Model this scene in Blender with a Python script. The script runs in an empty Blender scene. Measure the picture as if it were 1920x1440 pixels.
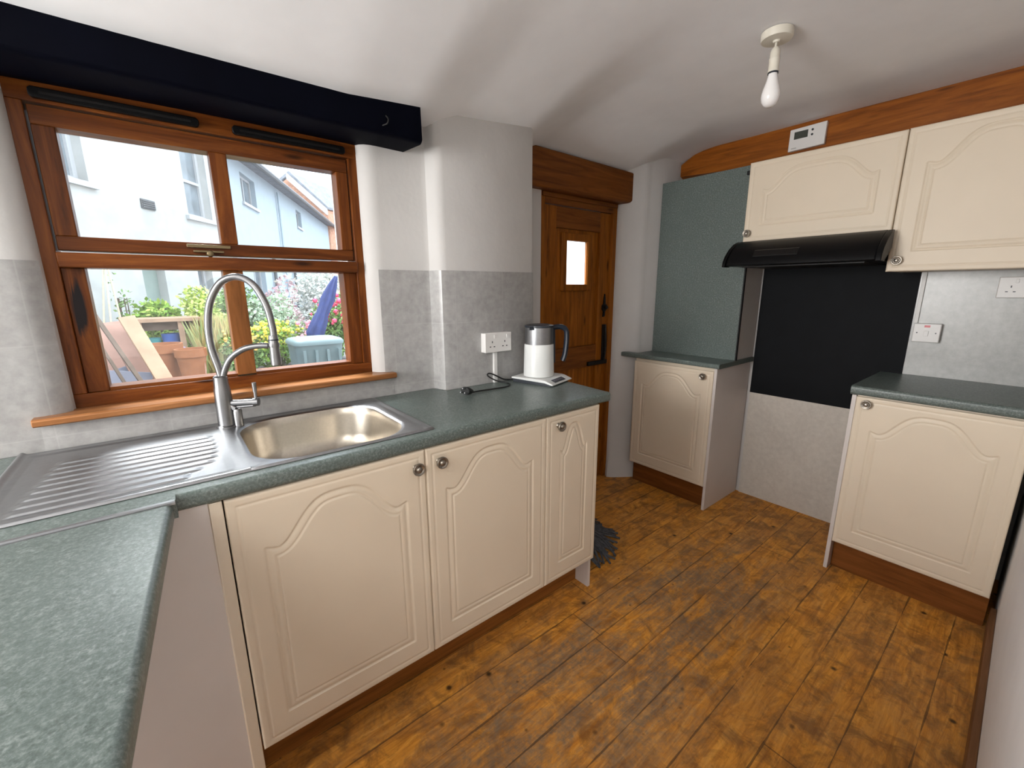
import bpy, bmesh, math, random
import numpy as np
from mathutils import Vector, Matrix
random.seed(7)
rng = np.random.default_rng(7)
S = bpy.context.scene
C = S.collection
R = math.radians

# ------------------------------------------------------------------ camera, world, lights, exposure
HC = 1.335
yaw, pit, rol, foc = 0.6763543, 0.2187565, -0.00531387, 802.65
cam = bpy.data.cameras.new('camera'); camo = bpy.data.objects.new('camera', cam); C.objects.link(camo)
cam.sensor_width = 36; cam.lens = foc / 1920 * 36; cam.clip_start = 0.02; cam.clip_end = 200
fw = Vector((math.sin(yaw)*math.cos(pit), math.cos(yaw)*math.cos(pit), -math.sin(pit)))
rt = Vector((math.cos(yaw), -math.sin(yaw), 0)); up = rt.cross(fw)
rt2 = rt*math.cos(rol) + up*math.sin(rol); up2 = rt2.cross(fw)
camo.matrix_world = Matrix(((rt2.x, up2.x, -fw.x, 0), (rt2.y, up2.y, -fw.y, 0), (rt2.z, up2.z, -fw.z, HC), (0, 0, 0, 1)))
S.camera = camo

S.view_settings.view_transform = 'Standard'; S.view_settings.look = 'None'
S.view_settings.exposure = 0.25; S.view_settings.gamma = 1.0; S.view_settings.use_curve_mapping = False
S.cycles.use_denoising = True
S.cycles.max_bounces = 8; S.cycles.diffuse_bounces = 5; S.cycles.transparent_max_bounces = 12
S.cycles.sample_clamp_indirect = 6

w = bpy.data.worlds.new('overcast_sky'); S.world = w; w.use_nodes = True
bg = w.node_tree.nodes['Background']; bg.inputs[0].default_value = (0.86, 0.93, 1.0, 1); bg.inputs[1].default_value = 1.0
_t = w.node_tree; _g = _t.nodes.new('ShaderNodeTexCoord'); _s = _t.nodes.new('ShaderNodeSeparateXYZ'); _r = _t.nodes.new('ShaderNodeMapRange')   # overcast sky: zenith brighter than horizon
_t.links.new(_g.outputs['Generated'], _s.inputs[0]); _t.links.new(_s.outputs[2], _r.inputs[0])
_r.inputs[1].default_value = 0.0; _r.inputs[2].default_value = 1.0; _r.inputs[3].default_value = 1.8; _r.inputs[4].default_value = 7.0
_t.links.new(_r.outputs[0], bg.inputs[1])

def area(name, loc, target, sx, sy, power, col):
    l = bpy.data.lights.new(name, 'AREA'); l.shape = 'RECTANGLE'; l.size = sx; l.size_y = sy; l.energy = power; l.color = col
    o = bpy.data.objects.new(name, l); C.objects.link(o); o.location = loc
    d = Vector(target) - Vector(loc); o.rotation_euler = d.to_track_quat('-Z', 'Y').to_euler()
    return o
sun = bpy.data.lights.new('hazy_sun', 'SUN'); sun.energy = 48.0; sun.angle = R(60); sun.color = (1.0, .98, .95)
suno = bpy.data.objects.new('hazy_sun', sun); C.objects.link(suno); suno.rotation_euler = Vector((.42, -.72, -.62)).to_track_quat('-Z', 'Y').to_euler()
area('west_fill_light', (-2.08, 1.08, 1.5), (1, 0.05, 0.65), 1.0, 1.15, 80, (1.0, 0.985, 0.965))  # added area light in an unseen west opening, fitted to even the room
area('rear_fill_light', (-1.3, -1.3, 2.12), (-1.3, -1.29, 0), 1.0, 1.0, 44, (1.0, 0.98, 0.95))  # added fill light above the unseen rear area

# ------------------------------------------------------------------ helpers
def link(name, me, mat, parent=None):
    o = bpy.data.objects.new(name, me); C.objects.link(o)
    if mat: me.materials.append(mat)
    if parent is not None:
        o.parent = parent
        if parent.type == 'EMPTY': o.matrix_parent_inverse = Matrix.Translation(-parent.location)
    return o
def mk(name, bm, mat, parent=None, bevel=0, seg=2, smooth=False, ang=35):
    bmesh.ops.remove_doubles(bm, verts=bm.verts, dist=1e-6)
    bmesh.ops.recalc_face_normals(bm, faces=bm.faces)
    me = bpy.data.meshes.new(name); bm.to_mesh(me); bm.free()
    if smooth or bevel:
        for p in me.polygons: p.use_smooth = True
        try: me.set_sharp_from_angle(angle=R(ang))
        except Exception: pass
    o = link(name, me, mat, parent)
    if bevel:
        b = o.modifiers.new('bevel', 'BEVEL'); b.width = bevel; b.segments = seg; b.limit_method = 'ANGLE'; b.angle_limit = R(40)
        b.harden_normals = False
    return o
def B(): return bmesh.new()
def box(bm, x0, x1, y0, y1, z0, z1):
    v = [bm.verts.new((x, y, z)) for x in (x0, x1) for y in (y0, y1) for z in (z0, z1)]
    for f in ((0,1,3,2),(4,6,7,5),(0,4,5,1),(2,3,7,6),(0,2,6,4),(1,5,7,3)): bm.faces.new([v[i] for i in f])
    return v
def bx(name, a, mat, parent=None, **k):
    bm = B(); box(bm, *a); return mk(name, bm, mat, parent, **k)
def loft(bm, rings, cap=True, closed=True):
    vr = [[bm.verts.new(p) for p in r] for r in rings]
    n = len(rings[0])
    for a, b in zip(vr, vr[1:]):
        for i in range(n if closed else n-1):
            j = (i+1) % n; bm.faces.new((a[i], a[j], b[j], b[i]))
    if cap:
        bm.faces.new(vr[0]); bm.faces.new(vr[-1][::-1])
    return vr
def prism(bm, poly, z0, z1):
    loft(bm, [[(x, y, z0) for x, y in poly], [(x, y, z1) for x, y in poly]])
def prism_axis(bm, poly, axis, a, b):          # poly in the two other axes
    def f(p, t):
        return {'x': (t, p[0], p[1]), 'y': (p[0], t, p[1]), 'z': (p[0], p[1], t)}[axis]
    loft(bm, [[f(p, a) for p in poly], [f(p, b) for p in poly]])
def tube(bm, pts, r, n=14, cap=True):
    pts = [Vector(p) for p in pts]; rings = []
    rr = r if isinstance(r, (list, tuple)) else [r]*len(pts)
    t0 = (pts[1]-pts[0]).normalized(); ref = Vector((0,0,1)) if abs(t0.z) < .9 else Vector((1,0,0))
    u = t0.cross(ref).normalized()
    for i, p in enumerate(pts):
        t = (pts[min(i+1, len(pts)-1)] - pts[max(i-1, 0)]).normalized()
        u = (u - t*u.dot(t)).normalized(); v = t.cross(u)
        rings.append([p + (u*math.cos(2*math.pi*k/n) + v*math.sin(2*math.pi*k/n))*rr[i] for k in range(n)])
    loft(bm, rings, cap)
def lathe(bm, prof, c, n=32, axis=Vector((0,0,1)), cap=True):
    axis = Vector(axis).normalized(); ref = Vector((1,0,0)) if abs(axis.x) < .9 else Vector((0,1,0))
    u = axis.cross(ref).normalized(); v = axis.cross(u); c = Vector(c)
    loft(bm, [[c + axis*h + (u*math.cos(2*math.pi*k/n) + v*math.sin(2*math.pi*k/n))*max(r, 1e-4) for k in range(n)] for r, h in prof], cap)
def spline(pts, n=8):
    pts = [Vector(p) for p in pts]; out = []
    for i in range(len(pts)-1):
        p0, p1, p2, p3 = pts[max(i-1,0)], pts[i], pts[i+1], pts[min(i+2, len(pts)-1)]
        for k in range(n):
            t = k/n
            out.append(0.5*((2*p1) + (-p0+p2)*t + (2*p0-5*p1+4*p2-p3)*t*t + (-p0+3*p1-3*p2+p3)*t**3))
    out.append(pts[-1]); return out
def tag(o, label, cat, group=None):
    o['label'] = label; o['category'] = cat
    if group: o['group'] = group
    return o
def struct(o): o['kind'] = 'structure'; return o
def thing(name, label, cat, loc, group=None):
    o = bpy.data.objects.new(name, None); C.objects.link(o); o.location = loc; o.empty_display_size = .05
    if cat: tag(o, label, cat, group)
    return o
def grid_mesh(name, P, mat, parent=None, smooth=True):       # P: (ny,nx,3)
    ny, nx = P.shape[:2]
    f = [(j*nx+i, j*nx+i+1, (j+1)*nx+i+1, (j+1)*nx+i) for j in range(ny-1) for i in range(nx-1)]
    me = bpy.data.meshes.new(name); me.from_pydata([tuple(map(float, p)) for p in P.reshape(-1, 3)], [], f); me.update()
    if smooth:
        for p in me.polygons: p.use_smooth = True
    return link(name, me, mat, parent)

# ------------------------------------------------------------------ materials
class N:
    def __init__(s, name):
        s.m = bpy.data.materials.new(name); s.m.use_nodes = True; s.t = s.m.node_tree; s.b = s.t.nodes['Principled BSDF']
        s.co = s.n('ShaderNodeTexCoord').outputs['Object']
    def n(s, k, **kw):
        q = s.t.nodes.new(k)
        for a, v in kw.items(): setattr(q, a, v)
        return q
    def l(s, a, b): s.t.links.new(a, b)
    def put(s, key, v):
        if isinstance(v, (int, float, tuple)): s.b.inputs[key].default_value = v
        else: s.l(v, s.b.inputs[key])
    def mapping(s, scale=(1,1,1), rot=(0,0,0), loc=(0,0,0)):
        q = s.n('ShaderNodeMapping'); q.inputs['Scale'].default_value = scale; q.inputs['Rotation'].default_value = rot; q.inputs['Location'].default_value = loc
        s.l(s.co, q.inputs[0]); return q.outputs[0]
    def noise(s, vec, scale, detail=4, rough=.55, dist=0):
        q = s.n('ShaderNodeTexNoise'); q.inputs['Scale'].default_value = scale; q.inputs['Detail'].default_value = detail
        q.inputs['Roughness'].default_value = rough; q.inputs['Distortion'].default_value = dist; s.l(vec, q.inputs['Vector']); return q.outputs['Fac']
    def ramp(s, fac, stops):
        q = s.n('ShaderNodeValToRGB'); e = q.color_ramp.elements
        while len(e) < len(stops): e.new(.5)
        for i, (p, c) in enumerate(stops):
            e[i].position = p; e[i].color = (*c, 1) if len(c) == 3 else c
        s.l(fac, q.inputs[0]); return q.outputs[0]
    def mix(s, fac, a, b, mode='MIX'):
        q = s.n('ShaderNodeMix', data_type='RGBA', blend_type=mode)
        for i, v in ((0, fac), (6, a), (7, b)):
            if isinstance(v, (int, float)): q.inputs[i].default_value = v
            elif isinstance(v, tuple): q.inputs[i].default_value = (*v, 1) if len(v) == 3 else v
            else: s.l(v, q.inputs[i])
        return q.outputs[2]
    def math(s, op, a, b=0.0, c=0.0):
        q = s.n('ShaderNodeMath', operation=op)
        for i, v in enumerate((a, b, c)):
            if isinstance(v, (int, float)): q.inputs[i].default_value = v
            else: s.l(v, q.inputs[i])
        return q.outputs[0]
    def bump(s, h, strength=.3, dist=.002):
        q = s.n('ShaderNodeBump'); q.inputs['Strength'].default_value = strength; q.inputs['Distance'].default_value = dist
        s.l(h, q.inputs['Height']); s.l(q.outputs[0], s.b.inputs['Normal'])
def srgb(r, g, b):
    f = lambda c: (c/255/12.92 if c/255 <= .04045 else ((c/255+.055)/1.055)**2.4)
    return (f(r), f(g), f(b))
def plain(name, col, rough=.5, metal=0, spec=.5, var=.04, scale=30, bump=0, coat=0):
    m = N(name); nz = m.noise(m.co, scale, 3)
    m.put('Base Color', m.ramp(nz, [(.3, tuple(c*(1-var) for c in col)), (.7, tuple(min(1, c*(1+var)) for c in col))]))
    m.put('Roughness', rough); m.put('Metallic', metal); m.put('Specular IOR Level', spec); m.put('Coat Weight', coat)
    if bump: m.bump(nz, bump, .002)
    return m.m
def wood(name, dark, mid, light, axis, rough=.4, knots=True, stain=None, scale=1.0):
    m = N(name); sc = {'x': (1.2, 16, 16), 'y': (16, 1.2, 16), 'z': (16, 16, 1.2)}[axis]; sc = tuple(v*scale for v in sc)
    v = m.mapping(sc); n1 = m.noise(v, 2.2, 6, .65, .8); n2 = m.noise(m.mapping(tuple(q*.35 for q in sc)), 2.0, 3, .5, .5)
    col = m.ramp(n1, [(.28, dark), (.5, mid), (.74, light)])
    col = m.mix(m.ramp(n2, [(.3, (.25,)*3), (.7, (0,)*3)]), col, dark)
    if knots:
        k = {'x': (2.2, 9, 9), 'y': (9, 2.2, 9), 'z': (9, 9, 2.2)}[axis]
        vo = m.n('ShaderNodeTexVoronoi'); vo.inputs['Scale'].default_value = 1.4; m.l(m.mapping(k), vo.inputs['Vector'])
        col = m.mix(m.ramp(vo.outputs['Distance'], [(.05, (.85,)*3), (.14, (0,)*3)]), col, tuple(c*.25 for c in dark))
    if stain:
        (sx, sy, sz), (rx, ry, rz) = stain
        mp = m.n('ShaderNodeMapping'); mp.inputs['Location'].default_value = (-sx/rx, -sy/ry, -sz/rz); mp.inputs['Scale'].default_value = (1/rx, 1/ry, 1/rz)
        m.l(m.co, mp.inputs[0]); ln = m.n('ShaderNodeVectorMath', operation='LENGTH'); m.l(mp.outputs[0], ln.inputs[0])
        f = m.math('ADD', ln.outputs['Value'], m.math('MULTIPLY', n1, .9))
        col = m.mix(m.ramp(f, [(.85, (.97,)*3), (1.45, (0,)*3)]), col, (.008, .007, .009))
    m.put('Base Color', col); m.put('Roughness', rough); m.put('Specular IOR Level', .17); m.bump(n1, .25, .001); return m.m

def plaster(name, col, amp=.25):
    m = N(name); a = m.noise(m.co, 7, 3); b = m.noise(m.co, 70, 4)
    m.put('Base Color', m.ramp(a, [(.3, tuple(c*.955 for c in col)), (.7, col)])); m.put('Roughness', .85); m.put('Specular IOR Level', .2)
    m.bump(m.math('ADD', m.math('MULTIPLY', a, 2.0), m.math('MULTIPLY', b, .3)), amp, .004); return m.m
M_wall = plaster('white painted plaster', (.56, .545, .53), .4)
M_ceil = plaster('white ceiling paint', (.90, .90, .915), .06)
def worktop_mat():
    m = N('green grey speckled laminate')
    a = m.noise(m.co, 160, 5, .7); b = m.noise(m.co, 26, 5, .6, .4); c = m.noise(m.co, 420, 2)
    col = m.ramp(a, [(.32, (.055, .074, .066)), (.50, (.112, .138, .127)), (.68, (.220, .252, .238))])
    col = m.mix(m.ramp(b, [(.35, (.45,)*3), (.65, (0,)*3)]), col, (.092, .120, .109))
    col = m.mix(m.ramp(c, [(.62, (0,)*3), (.74, (.4,)*3)]), col, (.26, .29, .275))
    m.put('Base Color', col); m.put('Roughness', .36); m.put('Specular IOR Level', .42); return m.m
M_top = worktop_mat()
def tile_mat(name, c0, c1, rot, size=.2, sx=0, sz=0, line=True):
    m = N(name); a = m.noise(m.co, 38, 5, .65); b = m.noise(m.co, 9, 4, .6)
    col = m.ramp(m.math('ADD', m.math('MULTIPLY', a, .6), m.math('MULTIPLY', b, .4)), [(.36, c0), (.64, c1)])
    m.put('Roughness', .28); m.put('Specular IOR Level', .45)
    if line:
        s = m.n('ShaderNodeSeparateXYZ'); m.l(m.co, s.inputs[0]); h = s.outputs[0 if rot == 'x' else 1]; z = s.outputs[2]
        fx = m.math('ABSOLUTE', m.math('SUBTRACT', m.math('FRACT', m.math('DIVIDE', m.math('ADD', h, sx+20), size)), .5))
        fz = m.math('ABSOLUTE', m.math('SUBTRACT', m.math('FRACT', m.math('DIVIDE', m.math('ADD', z, sz+20), size)), .5))
        g = m.math('GREATER_THAN', m.math('MAXIMUM', fx, fz), .493)
        col = m.mix(m.math('MULTIPLY', g, .35), col, tuple(v*1.12 for v in c1)); m.bump(m.math('SUBTRACT', 1.0, g), .25, .0012)
    m.put('Base Color', col); return m.m
M_tileN = tile_mat('mottled grey wall tile', (.30, .292, .285), (.41, .402, .392), 'x', .2475, .075, -.9)
M_tileE = tile_mat('mottled pale grey wall tile', (.38, .38, .365), (.49, .49, .472), 'y', .245, -.1, -.9, False)
M_low = tile_mat('mottled beige wall panel', (.50, .46, .41), (.60, .56, .50), 'y', .6, 0, 0, False)
M_cream = plain('cream cabinet foil', (.70, .60, .47), .42, 0, .3, .015, 6)
M_carc = plain('cream cabinet board', (.68, .59, .47), .5, 0, .4, .02, 10)
M_whiteboard = plain('white melamine side board', (.62, .57, .54), .45, 0, .4, .02, 6)
M_black = plain('black paint', (.0008, .0012, .0045), .6, 0, .05, .2, 8, .1)
M_hood = plain('black plastic and enamel', (.0025, .0025, .003), .4, 0, .18, .1, 20)
M_blackpanel = plain('black panel', (.0035, .0042, .0055), .6, 0, .12, .15, 14)
M_iron = plain('black iron', (.008, .007, .007), .5, .3, .4, .2, 60, .3)
M_steel = plain('brushed stainless steel', (.33, .335, .345), .36, 1, .5, .05, 90)
M_bowl = plain('steel with painted warm reflection', (.50, .455, .39), .33, 1, .5, .05, 120)  # warm reflection of the room put into the bowl's base colour
M_tap = plain('brushed nickel', (.25, .25, .255), .33, 1, .5, .03, 60)
M_knob = plain('antique pewter', (.30, .27, .23), .36, .9, .5, .2, 160)
M_wplast = plain('white plastic', (.72, .70, .68), .35, 0, .5, .01, 20)
M_kwhite = plain('white kettle plastic', (.66, .67, .655), .3, 0, .5, .01, 20)
M_cplast = plain('aged cream plastic', (.68, .64, .55), .45, 0, .4, .02, 20)
M_dplast = plain('dark plastic', (.018, .022, .030), .38, 0, .5, .1, 30)
M_navy = plain('dark navy plastic', (.012, .017, .027), .4, 0, .35, .1, 30)
M_rubber = plain('black rubber flex', (.012, .012, .012), .5, 0, .4, .1, 30)
M_red = plain('red neon lens', (.55, .03, .04), .3, 0, .5, .02, 20)
M_lcd = plain('grey green liquid crystal', (.055, .060, .050), .25, 0, .5, .05, 90)
M_mop = plain('grey cotton string', (.085, .085, .092), .95, 0, .1, .35, 60)
M_trim = plain('white trunking plastic', (.70, .69, .67), .4, 0, .4, .01, 20)
WD, WM, WL = (.045, .011, .002), (.140, .037, .006), (.26, .082, .014)
M_winH = wood('varnished softwood rail', WD, WM, WL, 'x', .33, True)
M_winV = wood('varnished softwood stile', WD, WM, WL, 'z', .33, True)
M_winS = wood('stained softwood stile', WD, WM, WL, 'z', .4, True, ((-.183, 1.70, 1.28), (.030, .10, .17)))
M_sill = wood('varnished sill wood', (.13, .05, .018), (.30, .125, .045), (.46, .215, .085), 'x', .3, True)
M_doorV = wood('varnished pine door', (.110, .030, .002), (.260, .080, .006), (.390, .132, .012), 'z', .42, True)
M_doorH = wood('varnished pine rail', (.085, .024, .004), (.180, .055, .008), (.270, .092, .016), 'x', .45, True)
M_beamE = wood('stained east beam', (.110, .028, .002), (.260, .074, .006), (.380, .120, .012), 'y', .42, True)
M_plinX = wood('stained plinth', (.12, .042, .009), (.24, .088, .018), (.33, .13, .03), 'x', .5, False)
M_plinY = wood('stained plinth east', (.10, .032, .007), (.20, .068, .014), (.28, .10, .024), 'y', .5, False)
def floor_mat():
    m = N('worn stained floorboards')
    s = m.n('ShaderNodeSeparateXYZ'); m.l(m.co, s.inputs[0]); X, Y = s.outputs[0], s.outputs[1]
    W = .1445; q = m.math('DIVIDE', m.math('ADD', Y, 20-.096), W); fr = m.math('FRACT', q); idx = m.math('FLOOR', q)
    wn = m.n('ShaderNodeTexWhiteNoise', noise_dimensions='1D'); m.l(idx, wn.inputs['W'])
    off = m.n('ShaderNodeCombineXYZ'); m.l(m.math('MULTIPLY', wn.outputs['Value'], 7.0), off.inputs[0]); m.l(m.math('MULTIPLY', idx, .31), off.inputs[2])
    add = m.n('ShaderNodeVectorMath', operation='ADD'); m.l(m.co, add.inputs[0]); m.l(off.outputs[0], add.inputs[1])
    mp = m.n('ShaderNodeMapping'); mp.inputs['Scale'].default_value = (1.6, 15, 1); m.l(add.outputs[0], mp.inputs[0])
    g = m.noise(mp.outputs[0], 3.2, 8, .7, 1.0)
    fine = m.noise(add.outputs[0], 55, 4, .7); blot = m.noise(add.outputs[0], 11, 6, .72, .6)
    col = m.ramp(g, [(.26, (.340, .122, .018)), (.46, (.600, .245, .034)), (.62, (.760, .345, .055)), (.8, (.84, .44, .11))])
    col = m.mix(m.ramp(blot, [(.38, (.75,)*3), (.55, (0,)*3)]), col, (.190, .080, .022))
    wear = m.noise(m.mapping((1.2, 3.2, 1), loc=(.45, .35, 0)), 2.2, 8, .72, .8)      # walked-off varnish, greyed bare wood
    wearf = m.math('MULTIPLY', m.ramp(wear, [(.40, (0,)*3), (.54, (1,)*3)]), m.ramp(fine, [(.32, (.35,)*3), (.62, (1,)*3)]))
    tr = m.n('ShaderNodeMapping'); tr.inputs['Location'].default_value = (-1.25/1.25, -.78/.36, 0); tr.inputs['Scale'].default_value = (1/1.25, 1/.36, 0); m.l(m.co, tr.inputs[0])
    ln = m.n('ShaderNodeVectorMath', operation='LENGTH'); m.l(tr.outputs[0], ln.inputs[0])
    zone = m.ramp(ln.outputs['Value'], [(.55, (1,)*3), (1.6, (.3,)*3)])
    wearf = m.math('MULTIPLY', wearf, zone)
    col = m.mix(m.math('MULTIPLY', wearf, .92), col, m.ramp(g, [(.3, (.130, .090, .060)), (.7, (.290, .205, .130))]))
    vo = m.n('ShaderNodeTexVoronoi'); vo.inputs['Scale'].default_value = 6.5; m.l(add.outputs[0], vo.inputs['Vector'])
    col = m.mix(m.ramp(vo.outputs['Distance'], [(.035, (.9,)*3), (.085, (0,)*3)]), col, (.018, .010, .006))
    vs = m.n('ShaderNodeTexVoronoi'); vs.inputs['Scale'].default_value = 22; m.l(add.outputs[0], vs.inputs['Vector'])
    col = m.mix(m.math('MULTIPLY', m.ramp(vs.outputs['Distance'], [(.05, (.7,)*3), (.16, (0,)*3)]), m.ramp(blot, [(.5, (0,)*3), (.6, (1,)*3)])), col, (.05, .022, .009))
    jw = m.math('MULTIPLY', m.ramp(m.noise(m.mapping((3, 14, 1)), 1.6, 3), [(.35, (0,)*3), (.6, (1,)*3)]), .024)
    e = m.math('SUBTRACT', .5, m.math('ABSOLUTE', m.math('SUBTRACT', fr, .5)))
    j = m.math('LESS_THAN', e, jw)
    bt = m.math('ADD', X, m.math('MULTIPLY', wn.outputs['Value'], 2.4)); fb = m.math('FRACT', m.math('DIVIDE', m.math('ADD', bt, 20), 2.4))
    j2 = m.math('LESS_THAN', fb, .0018)
    jj = m.math('MULTIPLY', m.math('MAXIMUM', j, j2), .62)
    col = m.mix(jj, col, (.030, .020, .014))
    m.put('Base Color', col); m.put('Roughness', m.ramp(g, [(.3, (.42,)*3), (.7, (.58,)*3)])); m.put('Specular IOR Level', .2)
    m.bump(m.math('SUBTRACT', g, m.math('MULTIPLY', jj, 1.5)), .35, .0015); return m.m
M_floor = floor_mat()
def glass(name, tint=(.95, .98, 1.0), spec=.07):
    m = N(name); t = m.t; out = t.nodes['Material Output']
    tr = m.n('ShaderNodeBsdfTransparent'); tr.inputs[0].default_value = (*tint, 1)
    gl = m.n('ShaderNodeBsdfGlossy'); gl.inputs['Roughness'].default_value = .02
    mx = m.n('ShaderNodeMixShader'); mx.inputs[0].default_value = spec
    m.l(tr.outputs[0], mx.inputs[1]); m.l(gl.outputs[0], mx.inputs[2]); m.l(mx.outputs[0], out.inputs[0]); return m.m
M_glass = glass('clear window glass')
def frosted():
    m = N('obscured door glass'); m.put('Base Color', (.95, .98, 1, 1)); m.put('Transmission Weight', 1.0); m.put('Roughness', .45); m.put('IOR', 1.1); return m.m
M_frost = frosted()
def bulbglass():
    m = N('opal bulb glass'); m.put('Base Color', (.86, .84, .83, 1)); m.put('Roughness', .12); m.put('Subsurface Weight', .15); m.put('Subsurface Radius', (.02, .02, .02)); return m.m
M_bulb = bulbglass()

# ------------------------------------------------------------------ the room
def ceil_z(x, y):
    xs = [-2, .55, .8, 1.0, 1.25, 1.4, 1.65, 2.4, 2.62, 2.85]
    y0 = np.interp(x, xs, [.35, .38, .42, .50, .62, .72, .95, 1.15, 1.35, 1.45])
    yw = np.interp(x, xs, [1.50, 1.50, 1.51, 1.57, 1.60, 1.62, 1.84, 1.84, 1.84, 1.81])
    d = np.interp(x, xs, [.255, .255, .24, .19, .175, .17, .135, .15, .10, .10])
    t = np.clip((y-y0)/(yw-y0), 0, np.interp(x, [.85, 1.0], [1.0, 1.2]))
    return 2.19 - d*t**2
xs = np.arange(-2.3, 2.96, .05); ys = np.arange(-2.75, 2.06, .05)
P = np.zeros((len(ys), len(xs), 3))
for j, y in enumerate(ys):
    for i, x in enumerate(xs): P[j, i] = (x, y, ceil_z(x, y) + .0025*math.sin(x*5.1+y*3)*math.cos(y*4.3))
ce = struct(grid_mesh('ceiling', P, M_ceil)); so = ce.modifiers.new('solid', 'SOLIDIFY'); so.thickness = .12; so.offset = -1
for p in ce.data.polygons: p.use_smooth = True
def ceil_fix():
    n = ce.data.polygons[0].normal
    so.offset = 1 if n.z > 0 else -1
ceil_fix()

struct(bx('floor', (-1.0, 3.05, -.6, 2.12, -.08, 0), M_floor))
bm = B(); box(bm, -2.4, -1.0, -2.85, 2.12, -.08, 0); box(bm, -1.0, .6, -2.85, -.6, -.08, 0)
struct(mk('floor', bm, plain('pale bounce floor', (.62, .60, .56), .95, 0, .1, .05, 60)))  # unseen floor, made pale to bounce light onto the ceiling
SEG_L = [(-2.15, 1.655), (-.300, 1.655), (-.272, 1.659), (-.252, 1.668), (-.240, 1.684), (-.233, 1.705)]
SEG_R = [(.634, 1.705), (.640, 1.684), (.652, 1.668), (.670, 1.659), (.69, 1.655), (.868, 1.655), (.886, 1.647), (.892, 1.630), (.896, 1.605), (.908, 1.588), (.93, 1.58), (1.385, 1.58), (1.402, 1.590), (1.407, 1.61), (1.407, 1.84), (1.688, 1.84)]
bm = B()
prism(bm, SEG_L + [(-.233, 2.02), (-2.15, 2.02)], 0, 2.3)
prism(bm, SEG_R + [(1.688, 2.02), (.634, 2.02)], 0, 2.3)
prism(bm, [(-.235, 1.655), (.636, 1.655), (.636, 2.02), (-.235, 2.02)], 0, .985)
prism(bm, [(-.235, 1.69), (.636, 1.69), (.636, 2.02), (-.235, 2.02)], 1.87, 2.3)
prism(bm, [(1.687, 1.86), (2.365, 1.86), (2.365, 2.02), (1.687, 2.02)], 1.858, 2.3)
col = [(2.362, 2.02), (2.362, 1.865), (2.368, 1.835), (2.385, 1.812), (2.43, 1.778), (2.475, 1.745), (2.495, 1.733), (2.515, 1.728), (2.54, 1.722), (2.60, 1.692), (2.9, 1.69), (2.9, 2.02)]
rings = []
for z, k in [(0, 1.16), (.03, 1.15), (.08, 1.10), (.16, 1.05), (.28, 1.02), (.45, 1.0), (2.3, 1.0)]:
    cx, cy = 2.56, 1.90
    rings.append([(x if x > 2.8 else cx+(x-cx)*(k if y < 2 and x < 2.6 and x > 2.363 else 1), y if y > 1.86 else cy+(y-cy)*k, z) for x, y in col])
loft(bm, rings)
struct(mk('wall_north', bm, M_wall, smooth=True, ang=40))
struct(bx('wall_east', (2.85, 3.0, -.3, 2.02, 0, 2.3), M_wall))
bm = B(); prism(bm, [(.35, -.095), (2.40, -.062), (2.9, -.055), (2.9, -.25), (.35, -.25)], 0, 2.3)
box(bm, .35, .5, -2.6, -.2, 0, 2.3)
struct(mk('wall_south', bm, plaster('white plaster with painted window light', (.80, .79, .79), .3)))  # paler than the other walls: window light painted into the colour
bm = B(); box(bm, -2.3, -2.15, -2.7, .3, 0, 2.3); box(bm, -2.3, -2.15, 1.5, 2.0, 0, 2.3); box(bm, -2.3, -2.15, .3, 1.5, 0, .9); box(bm, -2.3, -2.15, .3, 1.5, 2.1, 2.3)
struct(mk('wall_west', bm, M_wall))
bm = B(); box(bm, -2.3, .5, -2.75, -2.6, 0, 2.3)
struct(mk('wall_rear', bm, M_wall))
bm = B(); prism(bm, [(.5, -.093), (2.39, -.0625), (2.39, -.045), (.5, -.072)], 0, .095)
struct(mk('baseboard_south', bm, wood('skirting', (.10, .04, .015), (.19, .085, .035), (.26, .13, .06), 'x', .5, False), bevel=.003))

# tiled splashbacks and wall panels
def offs(poly, d):
    out = []
    for i, p in enumerate(poly):
        a = Vector(poly[max(i-1, 0)]); b = Vector(poly[min(i+1, len(poly)-1)]); t = (b-a).normalized(); out.append((p[0]+t.y*d, p[1]-t.x*d))
    return out
bm = B()
pl = SEG_R[3:13]; prism(bm, offs(pl, .006) + pl[::-1], .9105, 1.41)
pl = [(-1.9, 1.655)] + SEG_L[1:5]; prism(bm, offs(pl, .006) + pl[::-1], .9105, 1.413)
box(bm, -.30, .70, 1.6485, 1.6551, .9105, .986)
tag(mk('tiled_splashback', bm, M_tileN, smooth=True, ang=30), 'mottled grey tiled splashback running round the window and white pier behind the sink worktop', 'splashback')
tag(bx('tiled_splashback', (2.842, 2.8495, -.055, .417, .9105, 1.402), M_tileE), 'pale mottled tiled splashback under the tall wall cupboard at the right', 'splashback')
tag(bx('cooker_splashback', (2.836, 2.8495, .417, 1.117, .687, 1.575), M_blackpanel, bevel=.001), 'large plain black splashback panel on the wall below the cooker hood', 'splashback')
tag(bx('lower_wall_panel', (2.840, 2.8495, .417, 1.117, 0, .687), M_low), 'pale beige mottled wall panel between the base cupboards below the black splashback', 'wall panel')

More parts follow.
